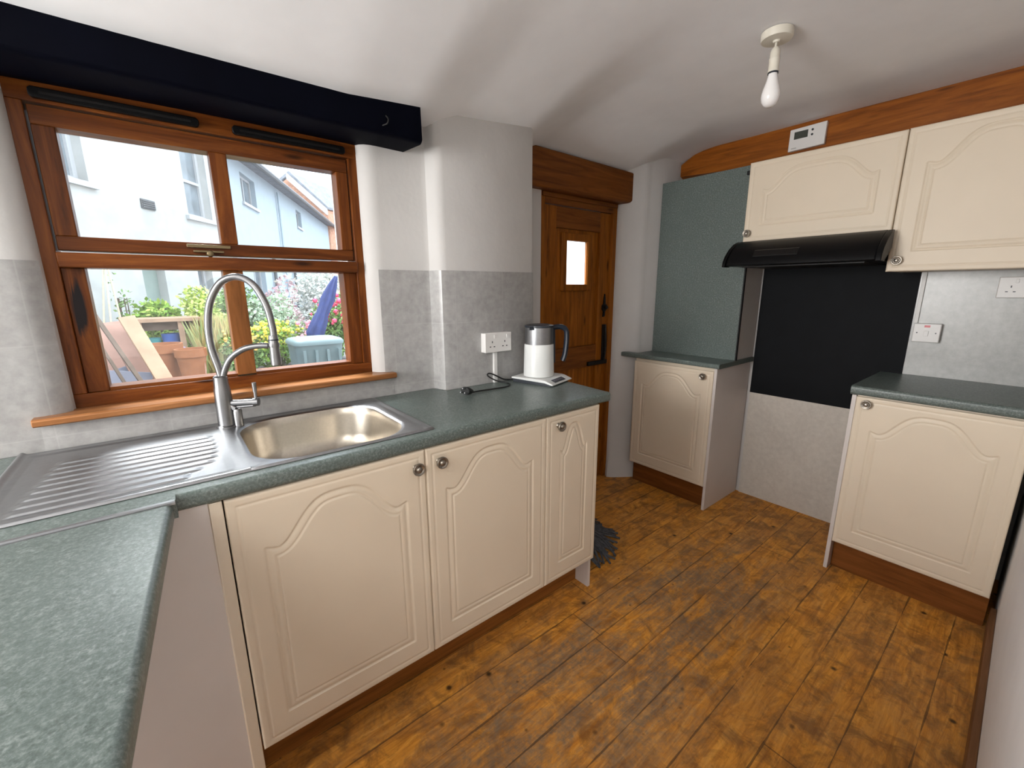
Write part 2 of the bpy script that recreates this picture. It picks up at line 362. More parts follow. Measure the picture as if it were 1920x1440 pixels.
# black beam over window
bm = B()
prof = [(1.505, 1.843), (1.515, 1.838), (1.72, 1.85), (1.72, 2.0), (1.505, 2.0), (1.50, 1.99), (1.50, 1.85)]
rr = []
for k in range(30):
    x = -1.2 + 2.0*k/29
    rr.append([(x, y + .003*math.sin(7*x+z*30), z + (.006 if z < 1.9 else 0)*math.sin(3.1*x+1) + .004*x*(z < 1.9)) for y, z in prof])
loft(bm, rr)
o = mk('ceiling_beam', bm, M_black, smooth=True, ang=40); tag(o, 'heavy black painted beam across the top of the kitchen window', 'beam')
bm = B(); tube(bm, spline([(.655, 1.497, 1.868), (.665, 1.482, 1.872), (.668, 1.478, 1.885), (.662, 1.482, 1.895)], 5), .0022, 8)
mk('hook', bm, M_iron, o, smooth=True)
# east beam
bm = B(); top = []; ysb = np.linspace(-.05, 1.84, 40)
poly_top = [(y, min(ceil_z(2.81, y)+.004, 2.2) - max(0, (y-1.60))*.22) for y in ysb]
rA = [[(2.80, y, 2.035 + .012*math.sin(y*4) + max(0, y-1.2)*.03), (2.80, y, z-.006), (2.806, y, z), (2.8495, y, z), (2.8495, y, 2.035)] for y, z in poly_top]
loft(bm, rA)
tag(mk('ceiling_beam', bm, M_beamE, smooth=True, ang=40), 'orange-brown wooden beam along the ceiling above the wall cupboards', 'beam')
# lintel over door
bm = B(); rings = []
for k in range(14):
    x = 1.409 + (2.447-1.409)*k/13; s = .012*math.sin(x*4)*.3
    zt = 2.052 - .012*(k/13); zb = 1.8575 + (.012 if k == 13 else 0)
    rings.append([(x, 1.785, zb+.01), (x, 1.795, zb), (x, 1.859, zb), (x, 1.859, zt+.02), (x, 1.785, zt+.0)])
loft(bm, rings)
tag(mk('door_lintel', bm, M_doorH, bevel=.006, smooth=True), 'thick dark brown wooden lintel over the pine door', 'lintel')

# ------------------------------------------------------------------ window_1
W = thing('window_1', '', None, (.2, 1.75, 1.0)); struct(W)
bm = B(); y0, y1 = 1.705, 1.80
box(bm, -.245, .645, y0, y1, 1.005, 1.046); box(bm, -.245, .645, y0, y1, 1.805, 1.90)
mk('frame_rail', bm, M_winH, W, bevel=.002)
bm = B(); box(bm, -.245, -.203, y0, y1, 1.046, 1.805); mk('frame_jamb', bm, M_winS, W, bevel=.002)
bm = B(); box(bm, .604, .645, y0, y1, 1.046, 1.805); mk('frame_jamb', bm, M_winV, W, bevel=.002)
# top opening sash
sa = bx('upper_sash', (-.199, .600, 1.716, 1.775, 1.755, 1.801), M_winH, W, bevel=.002)
bx('sash_rail', (-.199, .600, 1.716, 1.775, 1.444, 1.482), M_winH, sa, bevel=.002)
for a, b, m_ in ((-.199, -.154, M_winV), (.560, .600, M_winV), (.178, .224, M_winV)): bx('sash_stile', (a, b, 1.716, 1.774, 1.482, 1.755), m_, sa, bevel=.002)
bx('transom', (-.203, .604, 1.690, 1.80, 1.398, 1.438), M_winH, W, bevel=.003)
# lower fixed light
bx('lower_stile', (-.203, -.155, 1.716, 1.78, 1.046, 1.398), M_winS, W, bevel=.002)
bx('lower_stile', (.556, .604, 1.716, 1.78, 1.046, 1.398), M_winV, W, bevel=.002)
bx('lower_stile', (.170, .226, 1.716, 1.78, 1.050, 1.398), wood('mullion', (.11, .04, .01), (.24, .09, .025), (.33, .13, .04), 'z', .35), W, bevel=.002)
bx('lower_rail', (-.155, .170, 1.716, 1.78, 1.046, 1.056), M_winH, W); bx('lower_rail', (.226, .556, 1.716, 1.78, 1.046, 1.056), M_winH, W)
for a, b, c, d in ((-.156, .179, 1.48, 1.757), (.223, .562, 1.48, 1.757), (-.157, .172, 1.054, 1.40), (.224, .558, 1.054, 1.40)):
    bx('pane', (a, b, 1.748, 1.752, c, d), M_glass, W)
for a, b in ((-.188, .162), (.247, .592)):
    bm = B(); prism_axis(bm, [(a, 1.818), (a+.006, 1.812), (b-.006, 1.812), (b, 1.818), (b, 1.832), (b-.006, 1.838), (a+.006, 1.838), (a, 1.832)], 'y', 1.692, 1.7049)
    v = mk('trickle_vent', bm, M_hood, W, bevel=.002)
    bx('slot', (a+.02, b-.02, 1.6905, 1.692, 1.822, 1.828), M_iron, v)
bm = B(); box(bm, .085, .20, 1.706, 1.716, 1.466, 1.476); lathe(bm, [(.009, 0), (.011, .006), (.009, .016), (.004, .018)], (.142, 1.712, 1.449), 16, (0, -1, 0)); box(bm, .10, .18, 1.70, 1.716, 1.452, 1.458)
mk('sash_fastener', bm, plain('tarnished brass', (.20, .15, .08), .4, .8), W, bevel=.001)
bm = B(); prism_axis(bm, [(1.612, .990), (1.617, .986), (1.706, .986), (1.706, 1.007), (1.617, 1.007), (1.612, 1.003)], 'x', -.309, .70)
struct(mk('trim_1', bm, M_sill, bevel=.002)); bpy.data.objects['trim_1']['label'] = 'varnished wooden window sill'

# ------------------------------------------------------------------ door_1
D = thing('door_1', '', None, (2.02, 1.88, 0)); struct(D)
bm = B(); box(bm, 1.690, 1.728, 1.85, 1.95, 0, 1.857); mk('door_jamb', bm, M_doorV, D, bevel=.003)
bm = B(); box(bm, 2.322, 2.3615, 1.85, 1.95, 0, 1.857); mk('door_jamb', bm, M_doorV, D, bevel=.003)
bm = B(); box(bm, 1.728, 2.322, 1.85, 1.95, 1.80, 1.857); box(bm, 1.70, 2.35, 1.838, 1.85, 1.832, 1.857); mk('door_head', bm, M_doorH, D, bevel=.003)
bx('door_stile', (1.731, 1.832, 1.866, 1.906, .01, 1.797), M_doorV, D, bevel=.002)
bx('door_stile', (2.219, 2.319, 1.866, 1.906, .01, 1.797), M_doorV, D, bevel=.002)
bx('door_rail', (1.832, 2.219, 1.866, 1.906, 1.68, 1.797), M_doorH, D, bevel=.002)
bx('door_rail', (1.832, 2.219, 1.866, 1.906, .83, .97), M_doorH, D, bevel=.002)
bx('door_rail', (1.832, 2.219, 1.866, 1.906, .01, .20), M_doorH, D, bevel=.002)
bm = B()                                        # upper panel of vertical boards around the small light
box(bm, 1.832, 1.925, 1.882, 1.898, .97, 1.68); box(bm, 2.118, 2.219, 1.882, 1.898, .97, 1.68); box(bm, 1.925, 2.118, 1.882, 1.898, .97, 1.36); box(bm, 1.925, 2.118, 1.882, 1.898, 1.615, 1.68)
mk('door_panel', bm, M_doorV, D, bevel=.001)
bx('door_panel', (1.832, 2.022, 1.884, 1.898, .20, .83), M_doorV, D, bevel=.002)
bx('door_panel', (2.026, 2.219, 1.884, 1.898, .20, .83), M_doorV, D, bevel=.002)
bm = B()
for a in ((1.885, 1.925, 1.872, 1.900, 1.32, 1.66), (2.120, 2.155, 1.872, 1.900, 1.32, 1.66), (1.925, 2.120, 1.872, 1.900, 1.32, 1.360), (1.925, 2.120, 1.872, 1.900, 1.615, 1.66)): box(bm, *a)
lf = mk('light_frame', bm, M_doorV, D, bevel=.004)
bx('door_pane', (1.924, 2.121, 1.886, 1.890, 1.358, 1.618), M_frost, D)
bm = B(); prism_axis(bm, [(2.268, 1.15), (2.285, 1.155), (2.285, 1.185), (2.302, 1.20), (2.302, 1.225), (2.288, 1.235), (2.287, 1.27), (2.280, 1.30), (2.273, 1.27), (2.272, 1.235), (2.258, 1.225), (2.258, 1.20), (2.272, 1.185)], 'y', 1.855, 1.866)
lathe(bm, [(.012, 0), (.014, .01), (.010, .02)], (2.28, 1.856, 1.213), 14, (0, -1, 0))
mk('thumb_latch', bm, M_iron, D, bevel=.001)
bm = B(); box(bm, 2.268, 2.296, 1.852, 1.8655, .86, 1.10); tube(bm, [(2.282, 1.848, 1.10), (2.284, 1.84, 1.00), (2.284, 1.84, .93), (2.284, 1.85, .86)], .007, 10)
box(bm, 2.13, 2.318, 1.850, 1.8655, .835, .862)
mk('door_bolt', bm, M_iron, D, bevel=.002)

# ------------------------------------------------------------------ cabinet doors
def SouthF(y0): return lambda u, d, z: (u, y0-d, z)              # faces -y, u = x
def WestF(x0): return lambda u, d, z: (x0-d, -u, z)              # faces -x, u = -y
def panel_door(name, F, u0, u1, z0, z1, parent, ms=.068, mb=.080, mt=.156, arch=.108, pw=1.6, u0c=.86, knob=None, mat=None, t=.018):
    w_, h_ = u1-u0, z1-z0
    nx, nz = int(w_/.0027)+1, int(h_/.0027)+1
    us = np.linspace(0, w_, nx); zs = np.linspace(0, h_, nz)
    a = w_/2-ms; cxx = w_/2
    # outline of raised panel
    pts = [(ms, mb), (ms, h_-mt)]
    for k in range(61):
        s_ = -1+2*k/60; u = abs(s_)
        tt = min(1, u/u0c); top = .5+.5*math.cos(math.pi*tt**pw) + .07*max(0, (u-u0c)/(1-u0c))**1.3
        pts.append((cxx+s_*a, h_-mt+arch*top))
    pts += [(w_-ms, mb)]
    pts = np.array(pts); q = np.roll(pts, -1, axis=0)
    U, Z = np.meshgrid(us, zs); Pn = np.stack([U, Z], -1).reshape(-1, 1, 2)
    ab = (q-pts)[None]; ap = Pn-pts[None]; L = (ab**2).sum(-1); L[L == 0] = 1e-9
    tpar = np.clip((ap*ab).sum(-1)/L, 0, 1); dist = np.sqrt((((ap-tpar[..., None]*ab))**2).sum(-1)).min(1)
    # inside test
    x, y = Pn[:, 0, 0:1], Pn[:, 0, 1:2]
    with np.errstate(divide='ignore', invalid='ignore'):
        cr = ((pts[None, :, 1] > y) != (q[None, :, 1] > y)) & (x < (q[None, :, 0]-pts[None, :, 0])*(y-pts[None, :, 1])/(q[None, :, 1]-pts[None, :, 1]+1e-12)+pts[None, :, 0])
    ins = cr.sum(1) % 2 == 1
    sd = np.where(ins, -dist, dist).reshape(nz, nx)
    prof_d = [-.0245, -.0220, -.0195, -.0165, -.010, -.004, -.0015, .0015, .004]
    prof_h = [0.0, -.0026, -.0026, -.0006, -.0012, -.0030, -.0042, -.0034, 0.0]
    Hh = np.interp(sd, prof_d, prof_h)
    ed = np.minimum(np.minimum(U, w_-U), np.minimum(Z, h_-Z))
    He = np.interp(ed, [0, .002, .004, .017, .020, .023], [-.003, -.0008, 0, 0, -.0016, 0])
    He = np.where(ed > .0185, np.interp(ed, [.0180, .0200, .0225, .025], [0, -.0018, -.0018, 0]), He)
    Dp = t + Hh + He
    verts = []; 
    for j in range(nz):
        for i in range(nx): verts.append(F(u0+us[i], float(Dp[j, i]), z0+zs[j]))
    faces = [(j*nx+i, j*nx+i+1, (j+1)*nx+i+1, (j+1)*nx+i) for j in range(nz-1) for i in range(nx-1)]
    nb = len(verts)
    border = [i for i in range(nx)] + [j*nx+nx-1 for j in range(1, nz)] + [(nz-1)*nx+i for i in range(nx-2, -1, -1)] + [j*nx for j in range(nz-2, 0, -1)]
    for b in border:
        j, i = divmod(b, nx); verts.append(F(u0+us[i], 0, z0+zs[j]))
    m_ = len(border)
    for k in range(m_): faces.append((border[k], nb+k, nb+(k+1) % m_, border[(k+1) % m_]))
    faces.append(tuple(nb+k for k in range(m_)))
    me = bpy.data.meshes.new(name); me.from_pydata(verts, [], faces); me.update()
    bm = bmesh.new(); bm.from_mesh(me); bmesh.ops.recalc_face_normals(bm, faces=bm.faces); bm.to_mesh(me); bm.free()
    for p in me.polygons: p.use_smooth = True
    try: me.set_sharp_from_angle(angle=R(50))
    except Exception: pass
    o = link(name, me, mat or M_cream, parent)
    if knob:
        ku, kz = knob
        c = Vector(F(ku, t, kz)); ax = Vector(F(ku, t+1, kz)) - c
        bm = B(); lathe(bm, [(.011, -.001), (.008, .004), (.0075, .010), (.014, .013), (.0185, .017), (.0195, .021), (.0180, .025), (.0145, .0255), (.012, .0225), (.0095, .0225), (.0085, .0262), (.004, .0278)], c, 28, ax)
        mk('knob', bm, M_knob, o, smooth=True, ang=60)
    return o

def base_cab(label, loc, group=None): return thing('base_cabinet', label, 'cabinet', loc, group)
# left run, facing the room
def run_unit(label, x0, x1, knob, lowR=False, lowL=False, foot=False, **k):
    c = base_cab(label, ((x0+x1)/2, 1.38, 0), 'cream base cupboards under the sink worktop')
    bm = B(); yb = 1.64 if x1 < .9 else 1.57; yf = 1.1235
    box(bm, x0+.001, x0+.016, yf, yb, .15, .868 if not lowL else .74)
    box(bm, x1-.016, x1-.001, yf, yb, 0 if foot else .15, .868 if not lowR else .74)
    for q in ((x0+.001, x0+.016), (x1-.016, x1-.001)): box(bm, *q, 1.216, yb, 0, .15)
    box(bm, x0+.016, x1-.016, yf, yb, .15, .165); box(bm, x0+.016, x1-.016, yb-.02, yb, .165, .74)
    mk('carcass', bm, M_whiteboard if foot else M_carc, c)
    panel_door('door', SouthF(1.1234), x0+.0015, x1-.0015, .152, .866, c, knob=knob, **k)
    return c
run_unit('cream arched-panel base cupboard under the sink bowl, leftmost of the three', .045, .552, (.520, .818), lowR=True)
run_unit('cream arched-panel base cupboard in the middle of the sink run, knob at top left', .552, 1.052, (.598, .819))
run_unit('narrow cream arched-panel base cupboard at the door end of the sink run', 1.052, 1.354, (1.113, .826), foot=True, ms=.075)
bm = B(); box(bm, .018, .043, 1.108, 1.60, 0, .868)
tag(mk('end_panel', bm, M_carc, bevel=.002), 'narrow cream upright end panel left of the leftmost sink cupboard', 'panel')
bm = B(); box(bm, -.85, .0165, 1.118, 1.134, 0, .868)
tag(mk('filler_panel', bm, M_whiteboard), 'plain off-white filler panel in the corner below the two worktops', 'panel')
# plinths
bm = B(); box(bm, .045, 1.3365, 1.197, 1.214, 0, .1495)
tag(mk('plinth', bm, M_plinX), 'long brown wooden plinth under the cream sink cupboards', 'plinth')

# peninsula cabinet (supports the near worktop)
pc = base_cab('cabinet carcass beneath the near end of the peninsula worktop', (-.5, .3, 0))
bm = B(); box(bm, -.85, -.25, -.25, .95, .0, .869); mk('carcass', bm, M_whiteboard, pc)

# ------------------------------------------------------------------ worktops
def bull(y0, zt, zb, r=.012, n=6):               # front (low-y) rounded profile points from bottom to top
    pts = [(y0+r, zb)]
    for k in range(1, n): a = math.pi*(1.5 - .5*k/n); pts.append((y0+r+r*math.cos(a), zb+r+r*math.sin(a)))
    pts.append((y0, zb+r)); pts.append((y0, zt-r))
    for k in range(1, n): a = math.pi*(1.0 - .5*k/n); pts.append((y0+r+r*math.cos(a), zt-r+r*math.sin(a)))
    pts.append((y0+r, zt)); return pts
bm = B(); zt, zb = .91, .87
pf = bull(1.100, zt, zb) + [(1.142, zt), (1.142, zb)]
prism_axis(bm, pf, 'x', -.035, 1.412)
pf2 = [(1.076, zb), (1.076, zt), (1.142, zt), (1.142, zb)]
prism_axis(bm, pf2, 'x', -1.2, -.035)
box(bm, -1.2, .118, 1.142, 1.6475, zb, zt); box(bm, .556, .897, 1.142, 1.6475, zb, zt); box(bm, .118, .556, 1.588, 1.6475, zb, zt)
loft(bm, [[(x, y, z) for x, y in [(.897, 1.142), (1.412, 1.142), (1.448, 1.572), (.897, 1.572)]] for z in (zb, zt)])
bm.normal_update()
tag(mk('worktop', bm, M_top, smooth=True, ang=40), 'dark green-grey speckled worktop holding the steel sink and the kettle', 'worktop')
bm = B()
e0, e1 = Vector((-.041, 1.062)), Vector((-.155, -.25))
prof = [( -.0, zb), ]
def pen_ring(c, t):
    out = [(-.95, zb)]
    r = .012
    for k in range(7): a = math.pi*(-.5+.5*k/6); out.append((c-r+r*math.cos(a), zb+r+r*math.sin(a)))
    for k in range(7): a = math.pi*(0+.5*k/6); out.append((c-r+r*math.cos(a), zt-r+r*math.sin(a)))
    out.append((-.95, zt)); return [(x, t, z) for x, z in out]
loft(bm, [pen_ring(e0.x, 1.058), pen_ring(e1.x+.01, -.25)])
o = tag(mk('worktop', bm, M_top, smooth=True, ang=40), 'green-grey speckled peninsula worktop in the near left corner of the photo', 'worktop')
bm = B(); prism_axis(bm, [(1.058, .908), (1.0755, .908), (1.0755, .9125), (1.071, .9145), (1.062, .9145), (1.058, .9125)], 'x', -1.2, -.036)
tag(mk('worktop_joint_strip', bm, M_steel), 'thin metal joint strip between the sink worktop and the peninsula worktop', 'joint strip')

# ------------------------------------------------------------------ east side base cabinets
def east_cab(label, xf, ya, yb, knob, side, x_side=None, **k):      # ya>yb
    c = base_cab(label, ((xf+2.84)/2, (ya+yb)/2, 0), 'cream base cupboards either side of the cooker space')
    xs_ = xf+.0185
    bm = B(); box(bm, xs_, 2.839, yb+.001, yb+.016, .15, .868); box(bm, xs_, 2.839, ya-.016, ya-.001, .15, .868)
    for q in ((yb+.001, yb+.016), (ya-.016, ya-.001)): box(bm, xs_+.08, 2.839, *q, 0, .15)
    box(bm, xs_, 2.839, yb+.016, ya-.016, .15, .165); box(bm, xs_, xs_+.1, yb+.016, ya-.016, .852, .868)
    mk('carcass', bm, M_carc, c)
    panel_door('door', WestF(xs_), -ya+.0015, -yb-.0015, .152, .864, c, knob=knob, **k)
    if side == '+': bx('side_panel', (xs_-.012, 2.839, ya, ya+.016, 0, .868), M_whiteboard, c, bevel=.001)
    if side == '-': bx('side_panel', (xs_-.012, 2.839, yb-.016, yb, 0, .883), M_whiteboard, c, bevel=.001)
    return c
east_cab('cream base cupboard in the right foreground under the short dark worktop', 2.335, .478, -.036, (-.436, .836), '+')
cL = east_cab('cream base cupboard beside the door column, below the tall green upstand', 2.405, 1.688, 1.152, (-1.208, .831), '-')
bx('top_rail', (2.424, 2.839, 1.152, 1.688, .8685, .884), M_carc, cL)
tag(bx('plinth', (2.388, 2.404, -.036, .476, 0, .1495), M_plinY), 'brown wooden plinth under the right foreground cupboard', 'plinth')
tag(bx('plinth', (2.462, 2.478, 1.153, 1.687, 0, .1495), M_plinY), 'dark brown plinth under the cupboard beside the door column', 'plinth')
bm = B()
pf = [(x, z) for x, z in bull(2.330, .91, .87)] + [(2.840, .91), (2.840, .87)]
loft(bm, [[(x, y, z) for x, z in pf] for y in (-.054, .500)])
tag(mk('worktop', bm, M_top, smooth=True, ang=40), 'short dark green speckled worktop on the right foreground cupboard', 'worktop')
bm = B(); pf = bull(2.392, .912, .885, .008) + [(2.835, .912), (2.835, .885)]
loft(bm, [[(x, y, z) for x, z in pf] for y in (1.118, 1.690)])
loft(bm, [[(x, y, z) for x, z in bull(2.392, .912, .885, .008) + [(2.44, .912), (2.44, .885)]] for y in (1.690, 1.79)])
tag(mk('worktop', bm, M_top, smooth=True, ang=40), 'thin green speckled worktop below the tall green upstand beside the door column', 'worktop')
# tall green boxing
bxg = thing('boxed_in_upstand', 'tall green-grey speckled boxing standing on the worktop beside the door column', 'boxing', (2.7, 1.4, .912))
bx('front_panel', (2.600, 2.618, 1.128, 1.688, .9125, 1.985), M_top, bxg, bevel=.001)
sp = bx('side_panel', (2.618, 2.835, 1.128, 1.144, .9125, 1.985), plain('grey white board', (.50, .47, .44), .5, 0, .4, .02), bxg); sp['label'] = 'off-white side board'
bx('edge_strip', (2.598, 2.614, 1.1215, 1.128, .9125, 1.985), M_iron, bxg)
bm = B(); box(bm, 2.585, 2.60, 1.140, 1.165, 1.935, 1.955); mk('bracket', bm, M_iron, bxg, bevel=.002)

# ------------------------------------------------------------------ wall cabinets
def wall_cab(label, ya, yb, z0, z1, knob, **k):
    c = thing('wall_cabinet', label, 'cabinet', (2.7, (ya+yb)/2, z0), 'cream wall cupboards on the right wall')
    xs_ = 2.5485
    bm = B(); box(bm, xs_+.001, 2.8355, yb+.001, ya-.001, z0, z1); mk('carcass', bm, M_carc, c, bevel=.001)
    panel_door('door', WestF(xs_), -ya+.0012, -yb-.0012, z0-.002, z1, c, knob=knob, **k)
    return c
wall_cab('short cream wall cupboard directly above the black cooker hood', 1.1265, .496, 1.579, 1.977, (-1.102, 1.620), ms=.078, mb=.082, mt=.150, arch=.098, pw=2.2, u0c=.93)
wall_cab('taller cream wall cupboard at the right edge above the sockets', .494, -.045, 1.403, 1.979, (-.458, 1.447), ms=.076, mb=.085, mt=.154, arch=.11)

# ------------------------------------------------------------------ cooker hood
hd = thing('cooker_hood', 'black cooker hood with sloping front under the short wall cupboard', 'cooker hood', (2.6, .8, 1.44))
bm = B(); prism_axis(bm, [(2.50, 1.5765), (2.462, 1.562), (2.42, 1.535), (2.385, 1.500), (2.366, 1.468), (2.362, 1.446), (2.40, 1.444), (2.8355, 1.444), (2.8355, 1.5765)], 'y', .500, 1.124)
mk('body', bm, M_hood, hd, bevel=.004, ang=30)
bm = B(); prism_axis(bm, [(2.50, 1.5765), (2.455, 1.562), (2.408, 1.533), (2.372, 1.498), (2.354, 1.468), (2.350, 1.441), (2.41, 1.441), (2.50, 1.50)], 'y', 1.1245, 1.140); 
mk('end_cap', bm, M_hood, hd, bevel=.003)
bm = B(); prism_axis(bm, [(2.50, 1.5765), (2.455, 1.562), (2.408, 1.533), (2.372, 1.498), (2.354, 1.468), (2.350, 1.441), (2.41, 1.441), (2.50, 1.50)], 'y', .478, .4995)
mk('end_cap', bm, M_hood, hd, bevel=.003)
bm = B(); box(bm, 2.43, 2.80, .55, 1.07, 1.439, 1.444); mk('filter', bm, M_iron, hd)
bm = B(); prism_axis(bm, [(2.403, 1.522), (2.395, 1.518), (2.377, 1.492), (2.379, 1.485), (2.388, 1.487), (2.408, 1.518)], 'y', .80, 1.00); mk('switch_recess', bm, M_iron, hd)

# ------------------------------------------------------------------ sink
sk = thing('sink', 'stainless steel sink with ribbed drainer set in the worktop under the window', 'sink', (.1, 1.38, .91))
zs_ = .9165
nx, ny = 240, 300
xs = np.linspace(-.352, .112, nx); ys = np.linspace(1.140, 1.632, ny)
X, Y = np.meshgrid(xs, ys); Z = np.full_like(X, zs_)
Z += .006*np.exp(-((X+.340)/.006)**2)
edge = np.minimum(Y-1.140, 1.632-Y); Z += np.interp(edge, [0, .004, .010, .016], [-.005, 0, .0012, 0])
Z = np.where(X+.352 < .003, Z-.004, Z)
bas = np.clip((np.minimum(np.minimum(Y-1.160, 1.60-Y), X+.325))/.012, 0, 1); Z -= .0025*bas*np.clip((.085-X)/.02, 0, 1)
for k in range(9):
    yc = 1.188 + .0375*k; xl = -.298 + (.0 if k < 6 else .0) + .004*k; xr = .030 + .012*k if k > 2 else -.01+.022*k
    xr = [.0, .025, .052, .062, .068, .072, .074, .072, .066][k]
    m_ = np.clip(np.minimum(X-xl, xr-X)/.022, 0, 1); m_ = m_*m_*(3-2*m_)
    Z += .0044*m_*np.clip(1.25-((Y-yc)/.0125)**4, 0, 1)
grid_mesh('drainer', np.stack([X, Y, Z], -1), M_steel, sk)
def rrect(x0, x1, y0, y1, r, n=96):
    out = []; cx, cy = (x0+x1)/2, (y0+y1)/2; hx, hy = (x1-x0)/2-r, (y1-y0)/2-r
    for k in range(n):
        a = 2*math.pi*k/n; dx, dy = math.cos(a), math.sin(a)
        lo, hi = 0, 2
        for _ in range(40):
            t = (lo+hi)/2; px, py = abs(dx*t), abs(dy*t)
            q = math.hypot(max(px-hx, 0), max(py-hy, 0)) - r if (px > hx or py > hy) else -1
            if q < 0: lo = t
            else: hi = t
        out.append((cx+dx*lo, cy+dy*lo))
    return out
bx0, bx1, by0, by1 = .128, .546, 1.152, 1.578
bm = B(); rg = []
outer = rrect(.1115, .606, 1.140, 1.632, .003)
# put outer points on same angles around bowl centre
def outer_pts(ref, X0, X1, Y0, Y1):
    cx, cy = (bx0+bx1)/2, (by0+by1)/2; o_ = []
    for x, y in ref:
        dx, dy = x-cx, y-cy; ts = []
        if dx > 1e-9: ts.append((X1-cx)/dx)
        if dx < -1e-9: ts.append((X0-cx)/dx)
        if dy > 1e-9: ts.append((Y1-cy)/dy)
        if dy < -1e-9: ts.append((Y0-cy)/dy)
        t = min(ts); o_.append((cx+dx*t, cy+dy*t))
    return o_
r0 = rrect(bx0-.010, bx1+.010, by0-.006, by1+.010, .125, 144)
def at(p, z): return [(x, y, z) for x, y in p]
rg = [at(outer_pts(r0, .1115, .606, 1.140, 1.632), zs_-.005), at(outer_pts(r0, .112, .603, 1.143, 1.629), zs_), at(outer_pts(r0, .112, .596, 1.1445, 1.624), zs_+.0012), at(outer_pts(r0, .112, .588, 1.1455, 1.618), zs_-.0012),
      at(outer_pts(r0, .113, .578, 1.1455, 1.612), zs_-.0012), at(outer_pts(r0, .1135, .572, 1.1458, 1.606), zs_+.0002), at(r0, zs_)]
for s, z in [(.004, -.001), (.010, -.004), (.013, -.010), (.016, -.03), (.024, -.10), (.030, -.125), (.042, -.142), (.062, -.152), (.10, -.156)]:
    rg.append(at(rrect(bx0-.01+s, bx1+.01-s, by0-.006+s, by1+.01-s, max(.125-s*.6, .03), 144), zs_+z))
for k in (0, 2, 3, 4, 5): rg[k] = [(x, y, zs_ if x < .1140 and 1.15 < y < 1.62 else z) for x, y, z in rg[k]]
loft(bm, rg[:9], cap=False); mk('rim', bm, M_steel, sk, smooth=True, ang=60)
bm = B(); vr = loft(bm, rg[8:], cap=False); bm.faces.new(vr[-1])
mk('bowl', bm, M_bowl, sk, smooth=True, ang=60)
bm = B(); lathe(bm, [(.036, 0), (.038, .003), (.030, .004), (.026, .001), (.0, .0005)], (.34, 1.36, zs_-.1555), 32); mk('waste', bm, M_steel, sk, smooth=True)

# ------------------------------------------------------------------ tap
tp = thing('mixer_tap', 'brushed nickel kitchen tap with tall arched hose spout beside the sink bowl', 'tap', (.108, 1.568, .917))
tx, ty = .108, 1.568; dv = Vector((.866, -.5, 0)); T0 = Vector((tx, ty, 0))
def tpt(s, z): return T0 + dv*s + Vector((0, 0, z))
bm = B(); lathe(bm, [(.030, .9165), (.030, .921), (.0245, .924), (.0235, 1.0), (.0225, 1.035), (.0205, 1.045), (.019, 1.075), (.014, 1.08)], (tx, ty, 0), 36); mk('body', bm, M_tap, tp, smooth=True, ang=40)
bm = B(); lathe(bm, [(.013, .917), (.013, .965), (.010, .972)], tpt(.034, 0), 24); tube(bm, [tpt(.015, .985), tpt(.030, .972)], .010, 16)
mk('side_valve', bm, M_tap, tp, smooth=True)
bm = B(); tube(bm, [tpt(.015, .992), tpt(.085, .992)], .0095, 20); tube(bm, [tpt(.085, .992), tpt(.100, .992)], .0125, 20); tube(bm, [tpt(.093, .995), tpt(.093, 1.028)], [.0045, .0045], 12); tube(bm, [tpt(.093, 1.025), tpt(.093, 1.054)], [.006, .0065], 12); tube(bm, [tpt(.02, .977), tpt(.09, .981)], .004, 12)
mk('lever', bm, M_tap, tp, smooth=True, ang=40)
bm = B(); tube(bm, spline([tpt(.004, 1.05), tpt(.0, 1.10), tpt(-.012, 1.17), tpt(-.010, 1.24), tpt(.006, 1.305), tpt(.042, 1.358), tpt(.088, 1.374), tpt(.130, 1.350), tpt(.158, 1.290), tpt(.168, 1.225), tpt(.168, 1.185)], 8), .0100, 18)
mk('hose_spout', bm, M_tap, tp, smooth=True)
bm = B(); tube(bm, spline([tpt(.006, 1.05), tpt(.012, 1.085), tpt(.036, 1.130), (tpt(.075, 1.158)), tpt(.115, 1.168), tpt(.150, 1.168)], 7), [.0088]*35+[.0078], 16); lathe(bm, [(.0150, 1.163), (.0155, 1.166), (.0155, 1.173), (.0150, 1.176)], tpt(.166, 0), 20)
mk('support_arm', bm, M_tap, tp, smooth=True)
bm = B(); lathe(bm, [(.0115, 1.200), (.0135, 1.196), (.0138, 1.15), (.0150, 1.125), (.0150, 1.108), (.012, 1.106)], tpt(.166, 0), 24)
sh = mk('spray_head', bm, M_tap, tp, smooth=True, ang=40)
bm = B(); lathe(bm, [(.0143, 1.188), (.0143, 1.184)], tpt(.166, 0), 24); mk('ring', bm, M_dplast, sh)

# ------------------------------------------------------------------ kettle
kt = thing('electric_kettle', 'white and steel electric kettle with dark handle on its base beside the pier', 'kettle', (1.335, 1.462, .91))
KX, KY = 1.335, 1.462; ka = R(17); kdx = Vector((math.cos(ka), math.sin(ka), 0)); kdy = Vector((-math.sin(ka), math.cos(ka), 0))
def kp(a, b, z): return Vector((KX, KY, 0)) + kdx*a + kdy*b + Vector((0, 0, z))
def kprism(bm, side, a0, a1):     # side profile (b,z)
    loft(bm, [[kp(a0, b, z) for b, z in side], [kp(a1, b, z) for b, z in side]])
bm = B(); kprism(bm, [(.096, .928), (.096, .9365), (-.072, .9365), (-.086, .934), (-.122, .921), (-.125, .917), (-.120, .915), (-.08, .923)], -.088, .100); 
kb = mk('power_base', bm, M_kwhite, kt, bevel=.003, seg=3)
bm = B(); kprism(bm, [(.09, .9105), (.09, .928), (-.078, .926), (-.112, .9155), (-.108, .9105)], -.082, .094); mk('underside', bm, M_dplast, kb)
